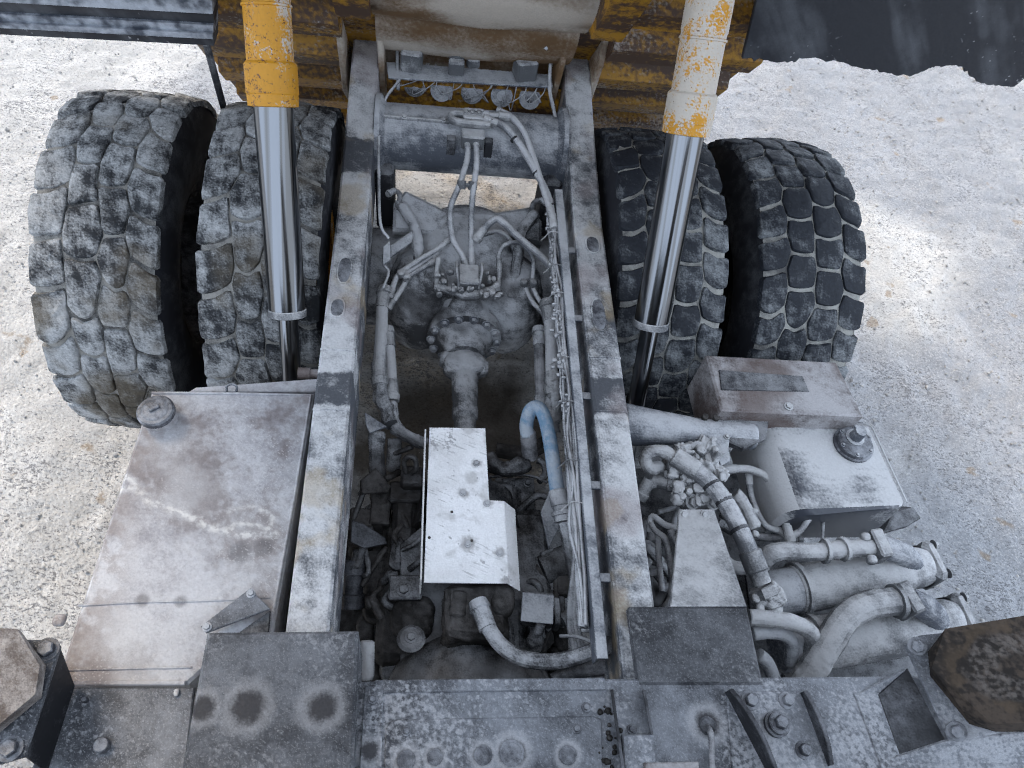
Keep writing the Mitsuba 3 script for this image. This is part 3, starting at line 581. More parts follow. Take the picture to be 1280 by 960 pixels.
# brake valve on the nose
bvk = part('brake_valve', lumpy(cbox((0.0, 3.10, 1.55), (0.13, 0.16, 0.11), 0.01).subdivide().subdivide(), .008, 25), 'm_steel_light')
part('pipe_manifold', tube([(-0.20, 3.05, 1.52), (-0.10, 3.02, 1.52), (0.0, 3.0, 1.52), (0.10, 3.03, 1.52), (0.19, 3.07, 1.53)], 0.028, 12, lump=.018), 'm_steel_light', bvk, True)
for s, y in ((-1, 3.2), (1, 3.22)): part('stem', tube([(s * .185, y - .14, 1.5), (s * .19, y - .06, 1.55), (s * .185, y + .02, 1.6)], .017, 10, lump=.008), 'm_steel_light', bvk, True)
for i in range(34): part('nut', rock((g.uniform(-.19, .19), 3.02 + g.uniform(-.05, .12), 1.565 + g.uniform(-.02, .02)), g.uniform(.02, .045, 3), 1, .3, 40, i), 'm_steel_light', bvk, 20)
for x in (-.075, .075): part('fork', tube([(x, 3.17, 1.62), (x, 3.09, 1.64), (x * .8, 3.01, 1.57)], .009, 8), 'm_steel_light', bvk, True)
part('seal_ring', lumpy(lathe((0, 3.17, 1.148), (0, 3.10, 1.151), [(0, .25), (.1, .275), (.9, .272), (1, .24)], 36), .008, 20), 'm_casting', ax, 40)
for s in (-1, 1):
    for k in range(7):
        t = math.radians(30 + 20 * k) ; part('bolt', bolt((s * .40 * math.sin(t) , 3.30, 1.13 + .40 * math.cos(t)), (s * .3 * math.sin(t), -.9, .3 * math.cos(t)), .016, .02), 'm_steel', ax)
    part('grease_boss', lumpy(tube([(s * .34, 3.30, 1.42), (s * .38, 3.16, 1.30), (s * .39, 3.08, 1.12)], .045, 12), .012, 16), 'm_casting', ax, True)
part('neck', lathe((0, 3.14, 1.48), (0, 3.05, 1.34), [(0, .085), (.6, .08), (1, .11)], 24), 'm_casting', bvk, 40)
# drive shaft
ds = hold('drive_shaft', label='dusty drive shaft running forward from the axle nose under the pale cover')
part('shaft', lumpy(lathe((0.005, 2.66, 1.15), (0.0, 1.62, 1.24), [(t, .064 + .004 * (t < .12) + .006 * (.12 < t < .2)) for t in np.linspace(0, 1, 40)], 28), .002, 12), 'm_casting', ds, 40)
part('slip_sleeve', lathe((0.005, 2.67, 1.15), (0.004, 2.34, 1.176), [(0, .06), (.05, .082), (.55, .078), (.57, .074), (.75, .074), (.76, .078), (.95, .077), (1, .066)], 28), 'm_casting', ds, 30)
part('yoke', lumpy(rock((0.0, 2.74, 1.155), (0.27, 0.19, 0.18), 4, .10, 14), .004, 20), 'm_casting', ds, True)
for s in (-1, 1): part('bearing_cap', lathe((s * .05, 2.75 - .02 * s, 1.155), (s * .15, 2.75 - .03 * s, 1.16), [(0, .055), (.8, .055), (1, .04)], 18), 'm_casting', ds, 30)
part('flange', lathe((0, 2.90, 1.168), (0, 2.83, 1.157), [(0, .12), (.1, .135), (.8, .135), (1, .10)], 28), 'm_casting', ds, 30)

# ------------------------------------------------------------------ hoses along the inside of the rails
fat = 0.036
hose([(-0.49,3.012,1.52),(-0.502,2.888,1.5),(-0.499,2.739,1.48),(-0.5,2.517,1.46),(-0.489,2.396,1.44)], fat)
hose([(-0.471,2.792,1.42),(-0.449,2.646,1.4),(-0.434,2.52,1.38),(-0.421,2.343,1.36)], 0.033)
pm = part('pipe_fittings', tube([(-0.489,2.396,1.44),(-0.471,2.304,1.42),(-0.437,2.224,1.4),(-0.416,2.164,1.4)], 0.04, 12, lump=.03), 'm_casting', smooth=True)
part('elbow', tube([(-0.424,2.317,1.36),(-0.407,2.239,1.36),(-0.382,2.158,1.36),(-0.301,2.105,1.36),(-0.217,2.068,1.35)], 0.034, 12, lump=.018), 'm_casting', pm, True)
part('gusset', prism([(-0.546,2.101,1.5), (-0.555,2.175,1.5), (-0.52,2.151,1.5), (-0.433,2.09,1.5), (-0.522,2.048,1.5)], .015, .003), 'm_steel', pm)
hose([(-0.489,2.134,1.36),(-0.489,2.051,1.33),(-0.478,1.922,1.28),(-0.466,1.827,1.2)], 0.045, 'm_casting', 'pipe', .012, ends=False)
hose([(-0.398,2.131,1.3),(-0.395,2.067,1.26),(-0.405,1.974,1.2)], 0.04, 'm_casting', 'pipe', .012, ends=False)
hose([(0.477,2.975,1.52),(0.488,2.869,1.5),(0.49,2.693,1.48),(0.484,2.479,1.46),(0.485,2.372,1.44)], fat)
hose([(0.436,2.842,1.42),(0.432,2.632,1.4),(0.429,2.426,1.37),(0.428,2.287,1.33)], 0.033, 'm_hose_dark')
part('pipe_fittings', tube([(0.486,2.435,1.46),(0.489,2.356,1.44),(0.49,2.262,1.42),(0.485,2.154,1.38)], 0.04, 12, lump=.03), 'm_casting', smooth=True)
hose([(0.322,2.062,1.48),(0.31,2.108,1.52),(0.322,2.158,1.58),(0.355,2.178,1.6),(0.391,2.139,1.6),(0.418,2.028,1.58),(0.436,1.858,1.56),(0.45,1.699,1.54)], 0.038, 'm_blue', label='faded light blue hydraulic hose bending over beside right rail', ends=False)
part('hose_sleeve', lathe((0.321,2.083,1.495), (0.349,1.999,1.36), [(0, .040), (.05, .044), (1, .044)], 20), 'm_hose_dark', smooth=30)
bf = part('hose_coupling', lathe((0.449,1.722,1.54), (0.476,1.564,1.5), [(0, .04), (.05, .047), (.5, .047), (.52, .04), (.66, .04), (.68, .052), (.8, .052), (.82, .044), (1, .044)], 20), 'm_hose', smooth=30)
hose([(0.48,1.564,1.5),(0.506,1.464,1.45),(0.531,1.349,1.4),(0.547,1.232,1.37),(0.518,1.147,1.36),(0.459,1.104,1.36)], 0.034, 'm_casting', ends=False)
for (x, y, z) in ((0.462,1.533,1.47), (0.509,1.49,1.47)): pass
part('hanger_plate', prism([(0.382,1.659,1.4),(0.441,1.789,1.4),(0.484,1.661,1.4),(0.586,1.608,1.4),(0.576,1.576,1.37),(0.469,1.566,1.37),(0.417,1.469,1.37)], .015, .003), 'm_steel', smooth=30)
part('hanger_plate', prism([(0.495,1.875,1.42),(0.55,1.91,1.42),(0.588,1.839,1.42),(0.587,1.617,1.4),(0.518,1.661,1.4)], .012, .003), 'm_steel')
hose([(0.196,2.213,1.05),(0.325,2.195,1.05),(0.424,2.209,1.07),(0.53,2.272,1.1)], 0.045, 'm_grease', 'pipe', ends=False)
# wires sprouting by the right rail
for a in range(4):
    x0 = 0.555 - .014 * a
    hose([(x0, 2.3, 1.70), (x0 - .01, 2.0, 1.64), (x0 - .01, 1.7, 1.58), (x0 - .02 + .01 * a, 1.4, 1.5), (x0 - .03, 1.1, 1.42), (x0, .9, 1.4)], 0.013, 'm_hose' if a % 2 else 'm_casting', 'cable', ends=False)

# ------------------------------------------------------------------ transmission under the pale cover
gb = hold('gearbox', label='greasy dark gearbox between the rails')
part('case', lumpy(cbox((0.0, 1.30, 0.98), (0.62, 1.25, 0.62), .06).subdivide().subdivide().subdivide().subdivide(), .03, 5), 'm_oily', gb, 40)
part('rear_housing', lumpy(lathe((0, 1.95, 1.22), (0, 1.60, 1.22), [(0, .10), (.1, .15), (.3, .16), (.4, .26), (1, .30)], 32), .008, 9), 'm_oily', gb, 40)
m = trimesh.creation.icosphere(subdivisions=4, radius=1.0); m.vertices = m.vertices * [0.42, 0.34, 0.36] + [0.02, 0.78, 1.10]; lumpy(m, .02, 8); part('bell_housing', m, 'm_oily', gb, True)
part('oil_pan', bxx(-.5, .55, -.4, .75, .55, 1.2, .05), 'm_grease', gb)
part('side_case', lumpy(cbox((0.30, 1.45, 1.12), (0.30, 0.55, 0.42), .05).subdivide().subdivide().subdivide(), .03, 6), 'm_oily', gb, 40)
part('side_case', lumpy(cbox((-0.36, 1.32, 1.02), (0.16, 0.75, 0.46), .04).subdivide().subdivide().subdivide(), .03, 7), 'm_grease', gb, 40)
# pale L-shaped cover
cvz = 1.62
cv = part('cover_plate', prism([(-0.211,2.023,1.62),(0.078,2.028,1.62),(0.091,1.62,1.62),(0.166,1.617,1.62),(0.169,1.201,1.62),(-0.218,1.203,1.62)], .012, .003), 'm_sheet', smooth=30, label='pale stepped sheet cover bolted over the gearbox')
part('bent_edge', prism([(0.166,1.617,1.62), (0.225,1.598,1.56), (0.236,1.187,1.56), (0.169,1.201,1.62)], .01, .002, nrm=(1, 0, 1)), 'm_sheet', cv)
part('skirt', prism([(-0.211,2.029,1.609), (-0.218,1.206,1.609), (-0.215,1.279,1.4), (-0.208,2.151,1.4)], .008, .002, nrm=(-1, 0, 0)) if False else bxx(-0.235, -0.227, 1.22, 2.02, 1.40, 1.606, .002), 'm_sheet', cv)
for q in ((-0.039,1.655,1.622), (0.03,1.82,1.622), (0.079,1.601,1.622), (-0.016,1.389,1.622), (0.135,1.347,1.622)): part('bolt', bolt(q, (0, 0, 1), .012, .010), 'm_hose', cv)
for q in ((-0.093,1.553,1.62), (0.003,1.407,1.62), (-0.198,1.42,1.62)): part('hole', lathe(V(q) - (0, 0, .003), V(q) + (0, 0, .0015), [(0, .007), (1, .007)], 12), 'm_grease', cv)
# cast lever right of the cover
part('shift_lever', tube([(0.107,1.998,1.35),(0.149,1.945,1.36),(0.217,1.922,1.37),(0.287,1.938,1.37),(0.341,1.955,1.37)], .045, 14, lump=.02, rr=[.05, .05, .04, .045, .05, .03]), 'm_oily', smooth=True)
part('thin_pipe', tube([(0.123,1.887,1.34),(0.243,1.889,1.36),(0.352,1.887,1.36),(0.43,1.841,1.38)], .008, 7), 'm_oily', smooth=True)
part('lever_hook', tube([(0.388,1.986,1.36),(0.423,1.962,1.36),(0.428,1.903,1.36),(0.39,1.854,1.36)], .02, 10, lump=.008), 'm_oily', smooth=True)
# greasy valve under the front of the cover
gv = part('control_valve', lumpy(cbox((0.031,1.109,1.42), (0.30, 0.26, 0.22), .03).subdivide().subdivide().subdivide().subdivide(), .03, 12), 'm_grease', smooth=True, label='block caked in black greasy dirt under front of pale cover')
part('valve_cap', rock((0.154,1.153,1.5), (.12, .16, .1), 3, .2, 14), 'm_grease', gv, True)
part('solenoid', lathe((-0.046,1.199,1.5), (-0.057,1.067,1.5), [(0, .03), (.1, .045), (.9, .045), (1, .03)], 18), 'm_grease', gv)
cb = part('relay_box', cbox((0.334,1.14,1.42), (0.15, 0.15, 0.09), .008, [(.99, -.1, 0), (.1, .99, 0), (0, 0, 1)]), 'm_oily')
part('lid', cbox(V((0.326,1.132,1.47)), (0.155, 0.14, 0.012), .003, [(.99, -.1, 0), (.1, .99, 0), (0, 0, 1)]), 'm_steel', cb)
part('flange', cbox((0.422,1.117,1.42), (0.03, 0.13, 0.12), .006), 'm_oily', cb)
hose([(0.036,1.129,1.55),(0.06,1.06,1.56),(0.091,0.992,1.57),(0.139,0.925,1.58),(0.214,0.871,1.6),(0.31,0.848,1.62),(0.412,0.847,1.65),(0.547,0.878,1.7),(0.708,0.912,1.75)], 0.036, 'm_casting', label='thick dusty hose sweeping from greasy block to right bracket box')
hose([(0.376,0.79,1.5),(0.447,0.819,1.52),(0.527,0.832,1.55),(0.631,0.838,1.58),(0.748,0.868,1.6)], 0.036, 'm_hose_dark', ends=False)
hose([(0.531,0.768,1.5),(0.622,0.797,1.52),(0.691,0.81,1.55),(0.762,0.829,1.57)], 0.03, 'm_hose_dark', ends=False)
hose([(0.583,0.946,1.6),(0.621,0.989,1.65),(0.671,1.018,1.7),(0.73,1.026,1.72)], 0.022, 'm_oily', ends=False)
for a, b in (((0.502,0.99,1.6), (0.634,0.948,1.62)), ((0.429,1.006,1.45), (0.576,0.962,1.5)), ((0.515,1.1,1.6), (0.575,1.101,1.62))): part('cable_tie', tube([a, (V(a) + V(b)) / 2 + (0, 0.01, .01), b], .009, 7), 'm_hose', smooth=True)
part('lever_knob', tube([(0.318,0.987,1.34),(0.322,1.013,1.4),(0.331,1.04,1.45),(0.337,1.057,1.47)], .03, 12, lump=.008, rr=[.045, .04, .026, .024]), 'm_oily', smooth=True)
fc = part('filler_cap', lathe((-0.266,0.987,1.38), (-0.267,0.998,1.46), [(0, .03), (.5, .03), (.55, .062), (.85, .066), (1, .05), (1, .02)], 24), 'm_oily')
part('bolt', bolt((-0.267,1,1.465), (0, 0, 1), .02), 'm_oily', fc)
part('plate', cbox((-0.303,1.257,1.38), (0.16, 0.12, 0.04), .008), 'm_oily')
part('plate_bolt', bolt((-0.31,1.239,1.41), (0, 0, 1), .025, .02), 'm_oily')
part('dirt_clod', rock((-0.266,1.132,1.28), (.22, .2, .14), 4, .2, 10), 'm_grease', smooth=True)
# left machinery between rail and gearbox
lm = hold('linkage', label='oily dark linkage and pipes beside the left rail')
part('lifting_eye', tube([(-0.322,1.855,1.42),(-0.336,1.894,1.47),(-0.313,1.912,1.5),(-0.279,1.899,1.5),(-0.273,1.864,1.46),(-0.297,1.855,1.42)], .014, 10, lump=.006), 'm_oily', lm, True)
part('block', lumpy(cbox((-0.288,1.858,1.32), (.12, .12, .16), .015).subdivide().subdivide().subdivide(), .015, 16), 'm_oily', lm, True)
part('block', lumpy(cbox((-0.323,1.792,1.28), (.18, .12, .12), .015).subdivide().subdivide().subdivide(), .02, 14), 'm_oily', lm, True)
part('cover', prism([(-0.552,1.822,1.4),(-0.482,1.894,1.4),(-0.395,1.808,1.36),(-0.411,1.781,1.34),(-0.549,1.759,1.36)], .06, .006), 'm_grease', lm)
part('post', lumpy(cbox((-0.451,1.724,1.22), (.11, .2, .16), .01).subdivide().subdivide().subdivide(), .02, 12), 'm_grease', lm, True)
part('post', lumpy(cbox((-0.546,1.618,1.2), (.12, .2, .18), .01).subdivide().subdivide().subdivide(), .02, 12), 'm_grease', lm, True)
part('bracket', prism([(-0.579,1.577,1.45),(-0.519,1.557,1.45),(-0.412,1.507,1.4),(-0.402,1.473,1.4),(-0.514,1.447,1.4),(-0.582,1.48,1.4)], .03, .004), 'm_deck_dark', lm)
part('duct', lumpy(cbox((-0.323,1.59,1.22), (.13, .42, .2), .03).subdivide().subdivide().subdivide(), .02, 9), 'm_oily', lm, True)
part('guard', prism([(-0.34,1.49,1.36),(-0.215,1.583,1.4),(-0.21,1.293,1.36),(-0.324,1.306,1.32)], .012, .003), 'm_oily', lm)
part('cylinder', lathe((-0.564,1.427,1.3), (-0.561,1.215,1.2), [(0, .05), (.1, .06), (.3, .06), (.32, .05), (.7, .05), (.72, .06), (1, .06)], 18), 'm_deck_dark', lm)
part('cylinder', lathe((-0.464,1.508,1.2), (-0.456,1.2,1.12), [(0, .06), (1, .06)], 18), 'm_grease', lm)
hose([(-0.33,1.449,1.38),(-0.268,1.475,1.4),(-0.218,1.518,1.42)], .012, 'm_oily', 'pipe', ends=False)
hose([(-0.287,1.357,1.36),(-0.249,1.375,1.4),(-0.218,1.385,1.42)], .016, 'm_oily', 'pipe', ends=False)
part('strut', lathe((-0.461,0.963,1.55), (-0.459,0.804,1.5), [(0, .02), (.05, .035), (.9, .038), (1, .03)], 18), 'm_steel_light')
for i in range(34):
    q0 = V(g.uniform(.16, .52), g.uniform(1.0, 1.75), g.uniform(1.08, 1.30)); d_ = V(g.normal(0, .05), g.normal(0, .14), g.normal(0, .04))
    if i % 3 == 0: part('block', lumpy(cbox(q0, g.uniform(.05, .12, 3), .008).subdivide().subdivide(), .012, 16), 'm_oily' if i % 2 else 'm_grease', gb, True)
    else: part('pipe', tube([q0 - d_, q0 + (g.normal(0, .02), 0, .03), q0 + d_], g.uniform(.010, .028), 9, lump=.005), 'm_oily' if i % 4 else 'm_grease', gb, True)
drum = part('starter_motor', lathe((0.384,1.378,1.28), (0.536,1.437,1.3), [(0, .06), (.05, .085), (.9, .085), (1, .06)], 28), 'm_oily', smooth=30)
part('end_cap', lathe((0.375,1.374,1.28), (0.35,1.361,1.28), [(0, .06), (1, .045)], 20), 'm_grease', drum)
for pts, r in (([(0.291,1.308,1.3),(0.338,1.303,1.34),(0.37,1.265,1.33),(0.356,1.218,1.3)], .018), ([(0.285,1.724,1.25),(0.332,1.758,1.3),(0.383,1.788,1.32),(0.458,1.771,1.34)], .02), ([(0.249,1.516,1.2),(0.31,1.587,1.25),(0.363,1.62,1.28)], .026),
               ([(0.548,1.053,1.35),(0.562,1.234,1.4),(0.576,1.392,1.42),(0.575,1.551,1.45)], .016), ([(0.569,1.038,1.4),(0.588,1.295,1.46),(0.597,1.574,1.5)], .014), ([(0.174,1.938,1.2),(0.262,1.881,1.2),(0.316,1.765,1.16)], .03)):
    hose(pts, r, 'm_oily', 'pipe', .006, ends=False)
part('support_bracket', prism([(0.204,1.924,1.25),(0.384,1.938,1.25),(0.39,1.748,1.2),(0.254,1.652,1.2)], .03, .005), 'm_oily')
part('support_bracket', prism([(0.378,1.459,1.35),(0.446,1.486,1.35),(0.474,1.288,1.3),(0.407,1.259,1.3)], .02, .004), 'm_oily')
for q_ in ((0.255,1.881,1.26), (0.344,1.893,1.26), (0.281,1.704,1.21)): part('plate_bolt', bolt(q_, (0, 0, 1), .018, .016), 'm_oily')
CLUTTER = [(-0.34,1.691,1.3),(-0.345,1.429,1.3),(-0.257,1.429,1.3),(-0.389,1.345,1.3),(-0.441,1.874,1.3),(-0.321,2.072,1.3),(-0.457,1.428,1.3),(-0.561,1.778,1.3),(-0.27,1.244,1.3),(-0.365,1.184,1.3),(-0.473,1.184,1.3),(-0.555,1.469,1.3),(-0.425,1.284,1.3),(-0.228,1.145,1.3),(-0.325,1.624,1.3),(-0.511,1.344,1.3)]
for i in range(16):
    q0 = V(CLUTTER[i]); part('pipe', tube([q0, q0 + (g.uniform(-.05, .05), g.uniform(-.1, .1), .03), q0 + (g.uniform(-.08, .08), g.uniform(-.2, .2), -.02)], g.uniform(.012, .024), 9, lump=.004), 'm_oily' if i % 2 else 'm_grease', lm, True)
part('sump_plate', bxx(-.765, -.30, .2, 1.85, .80, .84, .004), 'm_grease')
part('sump_plate', bxx(.32, .59, .55, 1.65, .80, .84, .004), 'm_grease')
for i in range(26):
    x, y = (g.uniform(-.55, -.3), g.uniform(.85, 1.8)) if i % 2 else (g.uniform(.3, .5), g.uniform(.95, 1.75))
    part('oily_lump', rock((x, y, 1.05 + g.uniform(-.12, .12)), (g.uniform(.06, .16), g.uniform(.06, .2), g.uniform(.06, .14)), 2, .25, 14, i), 'm_grease' if i % 3 else 'm_oily', TR, True)

# ------------------------------------------------------------------ hoist cylinders
def hoist(B, Tt, s, mat):
    B, Tt = V(B), V(Tt); d = unit(Tt - B); k = hold('hoist_cylinder', label='%s hoist cylinder, %s with polished rod' % (('left', 'orange yellow barrel') if s < 0 else ('right', 'dust-faded yellow barrel')))
    return k, B, Tt, d
def along(B, d, px_axis): return B + d * px_axis
for s, B, T_, g0, r0, r1, mat in ((-1, (-0.948,2.35,1.558), (-1.028,3.45,2.998), (-1,3.12,2.67), (-0.963,2.54,1.838), (-0.971,2.54,1.838), 'm_yellow_left'), (1, (0.963,2.35,1.522), (1.012,3.45,3.199), (0.967,3.05,2.739), (0.957,2.54,1.876), (0.957,2.54,1.876), 'm_yellow_dusty')):
    k, B, T_, d = hoist(B, T_, s, mat)
    tg, tr = (V(g0) - B) @ d, (V(r0) - B) @ d
    at_ = lambda t: B + d * t
    L = (T_ - B) @ d
    part('rod', lathe(at_(-0.55), at_(tr + .02), [(0, .050), (1, .050)], 32), 'm_chrome', k, 40, label='thin lower polished rod')
    part('stage', lathe(at_(tr), at_(tg + .05), [(0, .090), (.003, .093), (1, .093)], 48), 'm_chrome', k, 40, label='thick polished middle stage')
    part('wiper_ring', lathe(at_(tr - .012), at_(tr + .03), [(0, .084), (.1, .097), (.9, .097), (1, .094)], 40), 'm_steel_light', k, 30, label='pale dusty ring at the end of polished stage')
    part('gland', lathe(at_(tg), at_(tg + .20), [(0, .095), (0.02, .118), (.28, .119), (.3, .122), (.93, .122), (.96, .119), (1, .112)], 48), mat, k, 30)
    part('barrel', lathe(at_(tg + .19), at_(tg + .19 + 1.0), [(0, .108), (.27, .108), (.28, .112), (1, .112)], 48), mat, k, 30)
    part('seam_ring', lathe(at_(tg + .43), at_(tg + .445), [(0, .109), (.2, .1145), (.8, .1145), (1, .109)], 48), mat, k, 30)

# ------------------------------------------------------------------ dump body (raised)
th = math.radians(52); BO = V(0, 4.62, 2.05); BU = V(0, -math.cos(th), math.sin(th)); BN = V(0, -math.sin(th), -math.cos(th)); BX = V(1, 0, 0)
def bp(x, u, h=0.0): return BO + BX * x + BU * u + BN * h
body = hold('dump_body', label='raised yellow tipping body with rusty ribbed underside')
part('floor', cbox(bp(0, 1.7, -0.02), (3.5, 7.0, 0.04), .004, [BX, BU, BN]), 'm_body', body)
def rib(x0, x1, u, w=0.30, h=0.12, mat='m_body'):
    a = [(-w / 2, 0.0), (-w / 2 + .05, h), (w / 2 - .05, h), (w / 2, 0.0)]
    return hull([bp(x, u + p, q) for x in (x0, x1) for p, q in a])
part('shade_wing', cbox(bp(0, 2.95, -0.07), (5.6, 4.6, 0.05), .004, [BX, BU, BN]), 'm_body', body)  # unseen wing, wider than the real body, added to shade chassis and ground
for u in (-1.62, -1.08, -0.55, -0.02, 0.52, 1.06, 1.6, 2.2, 2.8):
    for x0, x1 in ((-1.72, -0.80), (0.80, 1.72)): part('floor_rib', rib(x0, x1, u), 'm_body', body)
for u in (-0.75, -0.25, 0.30, 0.85, 1.4):
    # sagging centre bands, folded at the middle
    a = [(-.25 * math.cos(t), .11 * math.sin(t)) for t in np.linspace(0, math.pi, 11)]
    L_ = hull([bp(x, u + p - dx, q) for x, dx in ((-0.6, -.04), (0.0, .03)) for p, q in a]); R_ = hull([bp(x, u + p - dx, q) for x, dx in ((0.0, .03), (0.6, -.04)) for p, q in a])
    part('centre_band', L_, 'm_body_dusty', body, True); part('centre_band', R_, 'm_body_dusty', body, True)
part('bent_strap', tube([bp(-.28, -.48, .14), bp(-.1, -.43, .17), bp(.1, -.44, .17), bp(.3, -.52, .14)], .02, 8), 'm_steel_light', body, True)
for s in (-1, 1):
    part('long_beam', hull([bp(s * x, u, h) for x in (.60, .78) for u, h in ((.80, 0), (.88, .17), (4.8, .17), (5.0, 0))]), 'm_body', body)
    for x0 in (0.56, 0.80):
        P_ = [bp(s * x0, .35, .14), bp(s * x0, -.05, .30), bp(s * x0, -.42, .26), bp(s * x0, -.55, .05), bp(s * x0, -.3, 0), bp(s * x0, .5, 0)]
        part('hinge_plate', prism(P_, .035, .005, nrm=(1, 0, 0)), 'm_body_dusty', body)
    part('side_wall', hull([bp(s * x, u, h) for x in (1.753, 1.793) for u in (-1.8, 5.2) for h in (0, -1.4)]), 'm_body', body)
part('front_wall', hull([bp(x, u, h) for x in (-2.8, 2.8) for u in (5.26, 5.30) for h in (0, -1.8)]), 'm_body', body)
part('stay', tube([(-1.545,4.106,2.3), (-1.592,4.329,1.6)], .022, 8), 'm_steel_dark', body, True)
# left fender beam and right rubber flap
fl = hold('fender', label='dusty blue-grey ribbed fender beam over the left wheels')
def fy(px): return px
FB = V((-1.357,3.62,2.626)); FA = V((-2.604,3.62,2.579)); FT = V((-1.273,3.62,3.101)) ; FS = V((-2.391,3.62,3.059))
q = lambda s_, t: (FA + (FB - FA) * s_) * (1 - t) + (FS + (FT - FS) * s_) * t
for t0, t1, dy in ((0.0, .13, 0.0), (.13, .19, -.04), (.19, .26, -.02), (.26, .40, .0), (.40, .62, -.03), (.62, .68, -.05), (.68, 1.0, 0.0)):
    p_ = [q(0, t0), q(1, t0), q(1, t1), q(0, t1)]; off = V(0, dy, 0)
    part('fender_strip', hull([v + off for v in p_] + [v + V(0, .12, 0) for v in p_]), 'm_flap' if t0 in (0.0, .26) else 'm_fender', fl)
fr = [(1.298,3.5,2.884), (1.433,3.5,2.888), (1.542,3.5,2.884), (1.603,3.5,2.913), (1.81,3.5,2.914), (1.964,3.5,2.887), (2.094,3.5,2.876), (2.224,3.5,2.869), (2.288,3.5,2.913), (2.325,3.5,2.94), (2.432,3.5,2.955), (2.529,3.5,2.917), (2.613,3.5,2.872), (2.72,3.5,2.858), (2.824,3.5,2.863), (2.863,3.5,2.949), (3.354,3.5,2.976), (2.756,3.5,3.676), (1.158,3.5,3.514), (1.252,3.5,3.193)]
gj = np.random.default_rng(21); jag = []
for a_, b_ in zip(fr[:16], fr[1:17]):
    for t in np.linspace(0, 1, 6, endpoint=False): jag.append(tuple(V(a_) + (V(b_) - V(a_)) * t + V(0, 0, 0 if t == 0 else gj.normal(0, .006))))
fr = jag + fr[16:]
part('mud_flap', prism(fr, .03, .004, nrm=(0, -1, 0)), 'm_flap', label='black rubber flap with torn lower edge above right wheels')
# ------------------------------------------------------------------ left tank
tk = part('fuel_tank', prism([(-1.543,2.073,1.8),(-0.783,2.095,1.8),(-0.83,0.897,1.8),(-1.058,0.804,1.8),(-1.127,0.729,1.8),(-1.614,0.733,1.8)], 0.62, .012), 'm_tank', smooth=30, label='broad flat brown-grey tank streaked with dried white dust')
part('top_lip', tube([(-1.539,2.062,1.803),(-1.134,2.074,1.803),(-0.797,2.078,1.803),(-0.812,1.577,1.803),(-0.837,1.027,1.803)], .007, 6, 3, smooth=False), 'm_tank', tk, True)
for pts in ([(-1.609,1.036,1.802),(-1.359,1.05,1.802),(-1.108,1.057,1.802),(-0.859,1.071,1.802)], [(-1.612,0.783,1.802),(-1.392,0.787,1.802),(-1.123,0.791,1.802)]):
    part('weld_bead', tube(pts, .0045, 6, 4, lump=.002), 'm_tank', tk, True)
part('front_lip', prism([(-1.604,0.745,1.812), (-1.135,0.741,1.812), (-1.135,0.723,1.812), (-1.607,0.725,1.812)], .018, .004), 'm_tank', tk)
part('rear_flange', prism([(-1.387,2.094,1.77),(-1.355,2.123,1.77),(-1.038,2.165,1.77),(-0.781,2.2,1.77),(-0.762,2.124,1.77)], .03, .004), 'm_tank', tk)
part('lifting_ring', tube([(-1.2,2.093,1.79),(-1.196,2.102,1.82),(-1.173,2.11,1.83),(-1.151,2.104,1.82),(-1.155,2.095,1.79)], .006, 8), 'm_steel', tk, True)
cp = V((-1.464,1.919,1.8))
part('filler_neck', lathe(cp - (0, 0, .02), cp + (-.01, 0, .055), [(0, .076), (.3, .068), (1, .066)], 28), 'm_tank', tk)
part('filler_cap', lathe(cp + (-.01, 0, .05), cp + (-.012, 0, .095), [(0, .078), (.1, .084), (.6, .084), (.8, .076), (.82, .056), (.85, .056), (.86, .06), (1, .045)], 28), 'm_bolt', tk)
part('cap_handle', cbox(cp + (-.012, 0, .10), (.05, .022, .018), .004, [(.8, .6, 0), (-.6, .8, 0), (0, 0, 1)]), 'm_bolt', tk)
sp = part('strap_plate', prism([(-0.934,1.092,1.86),(-0.842,1.006,1.86),(-1.077,0.909,1.86),(-1.103,0.935,1.86)], .012, .003), 'm_deck')
for p_ in ((-0.927,1.068,1.862), (-1.077,0.931,1.862)): part('bolt', bolt(p_, (0, 0, 1), .013), 'm_steel', sp)
part('tank_strap', prism([(-0.957,0.924,1.82),(-0.849,1.012,1.82),(-0.842,0.891,1.82),(-0.978,0.86,1.82)], .03, .003), 'm_steel_dark')
for q_ in ((-0.827,2.261,1.72), (-0.833,2.186,1.7)): part('pipe_stub', lathe(V(q_) - (.06, 0, 0), V(q_) + (.06, 0, 0), [(0, .03), (.5, .03), (.52, .024), (1, .024)], 16), 'm_rust_box')
for q_ in ((-1.665,0.978,1.8),): part('tank_lug', rock(q_, (.05, .05, .03), 2, .2, 30), 'm_tank', tk, True)

# ------------------------------------------------------------------ right-hand equipment
rb = part('battery_box', prism([(1.307,2.466,1.75),(2.073,2.454,1.75),(2.129,2.096,1.75),(1.325,2.102,1.75)], .36, .012), 'm_rust_box', smooth=30, label='rusty brown box in front of right wheels')
part('lid_panel', prism([(1.358,2.36,1.758),(1.839,2.34,1.758),(1.85,2.24,1.758),(1.347,2.229,1.758)], .01, .003), 'm_steel_dark', rb)
part('bolt', bolt((1.709,2.14,1.752), (0, 0, 1), .018), 'm_steel_light', rb)
bm = part('support_tube', lumpy(lathe((0.801,2.077,1.62), (1.547,2.033,1.6), [(t, .118 - .046 * min(1, t * 1.8)) for t in np.linspace(0, 1, 30)], 32), .004, 9), 'm_steel', smooth=True, label='round support arm reaching out from right rail')
part('end_bracket', prism([(1.36,2.156,1.655),(1.635,2.115,1.655),(1.589,1.994,1.655),(1.45,1.931,1.655),(1.377,1.967,1.655)], .05, .008), 'm_steel_dark', bm)
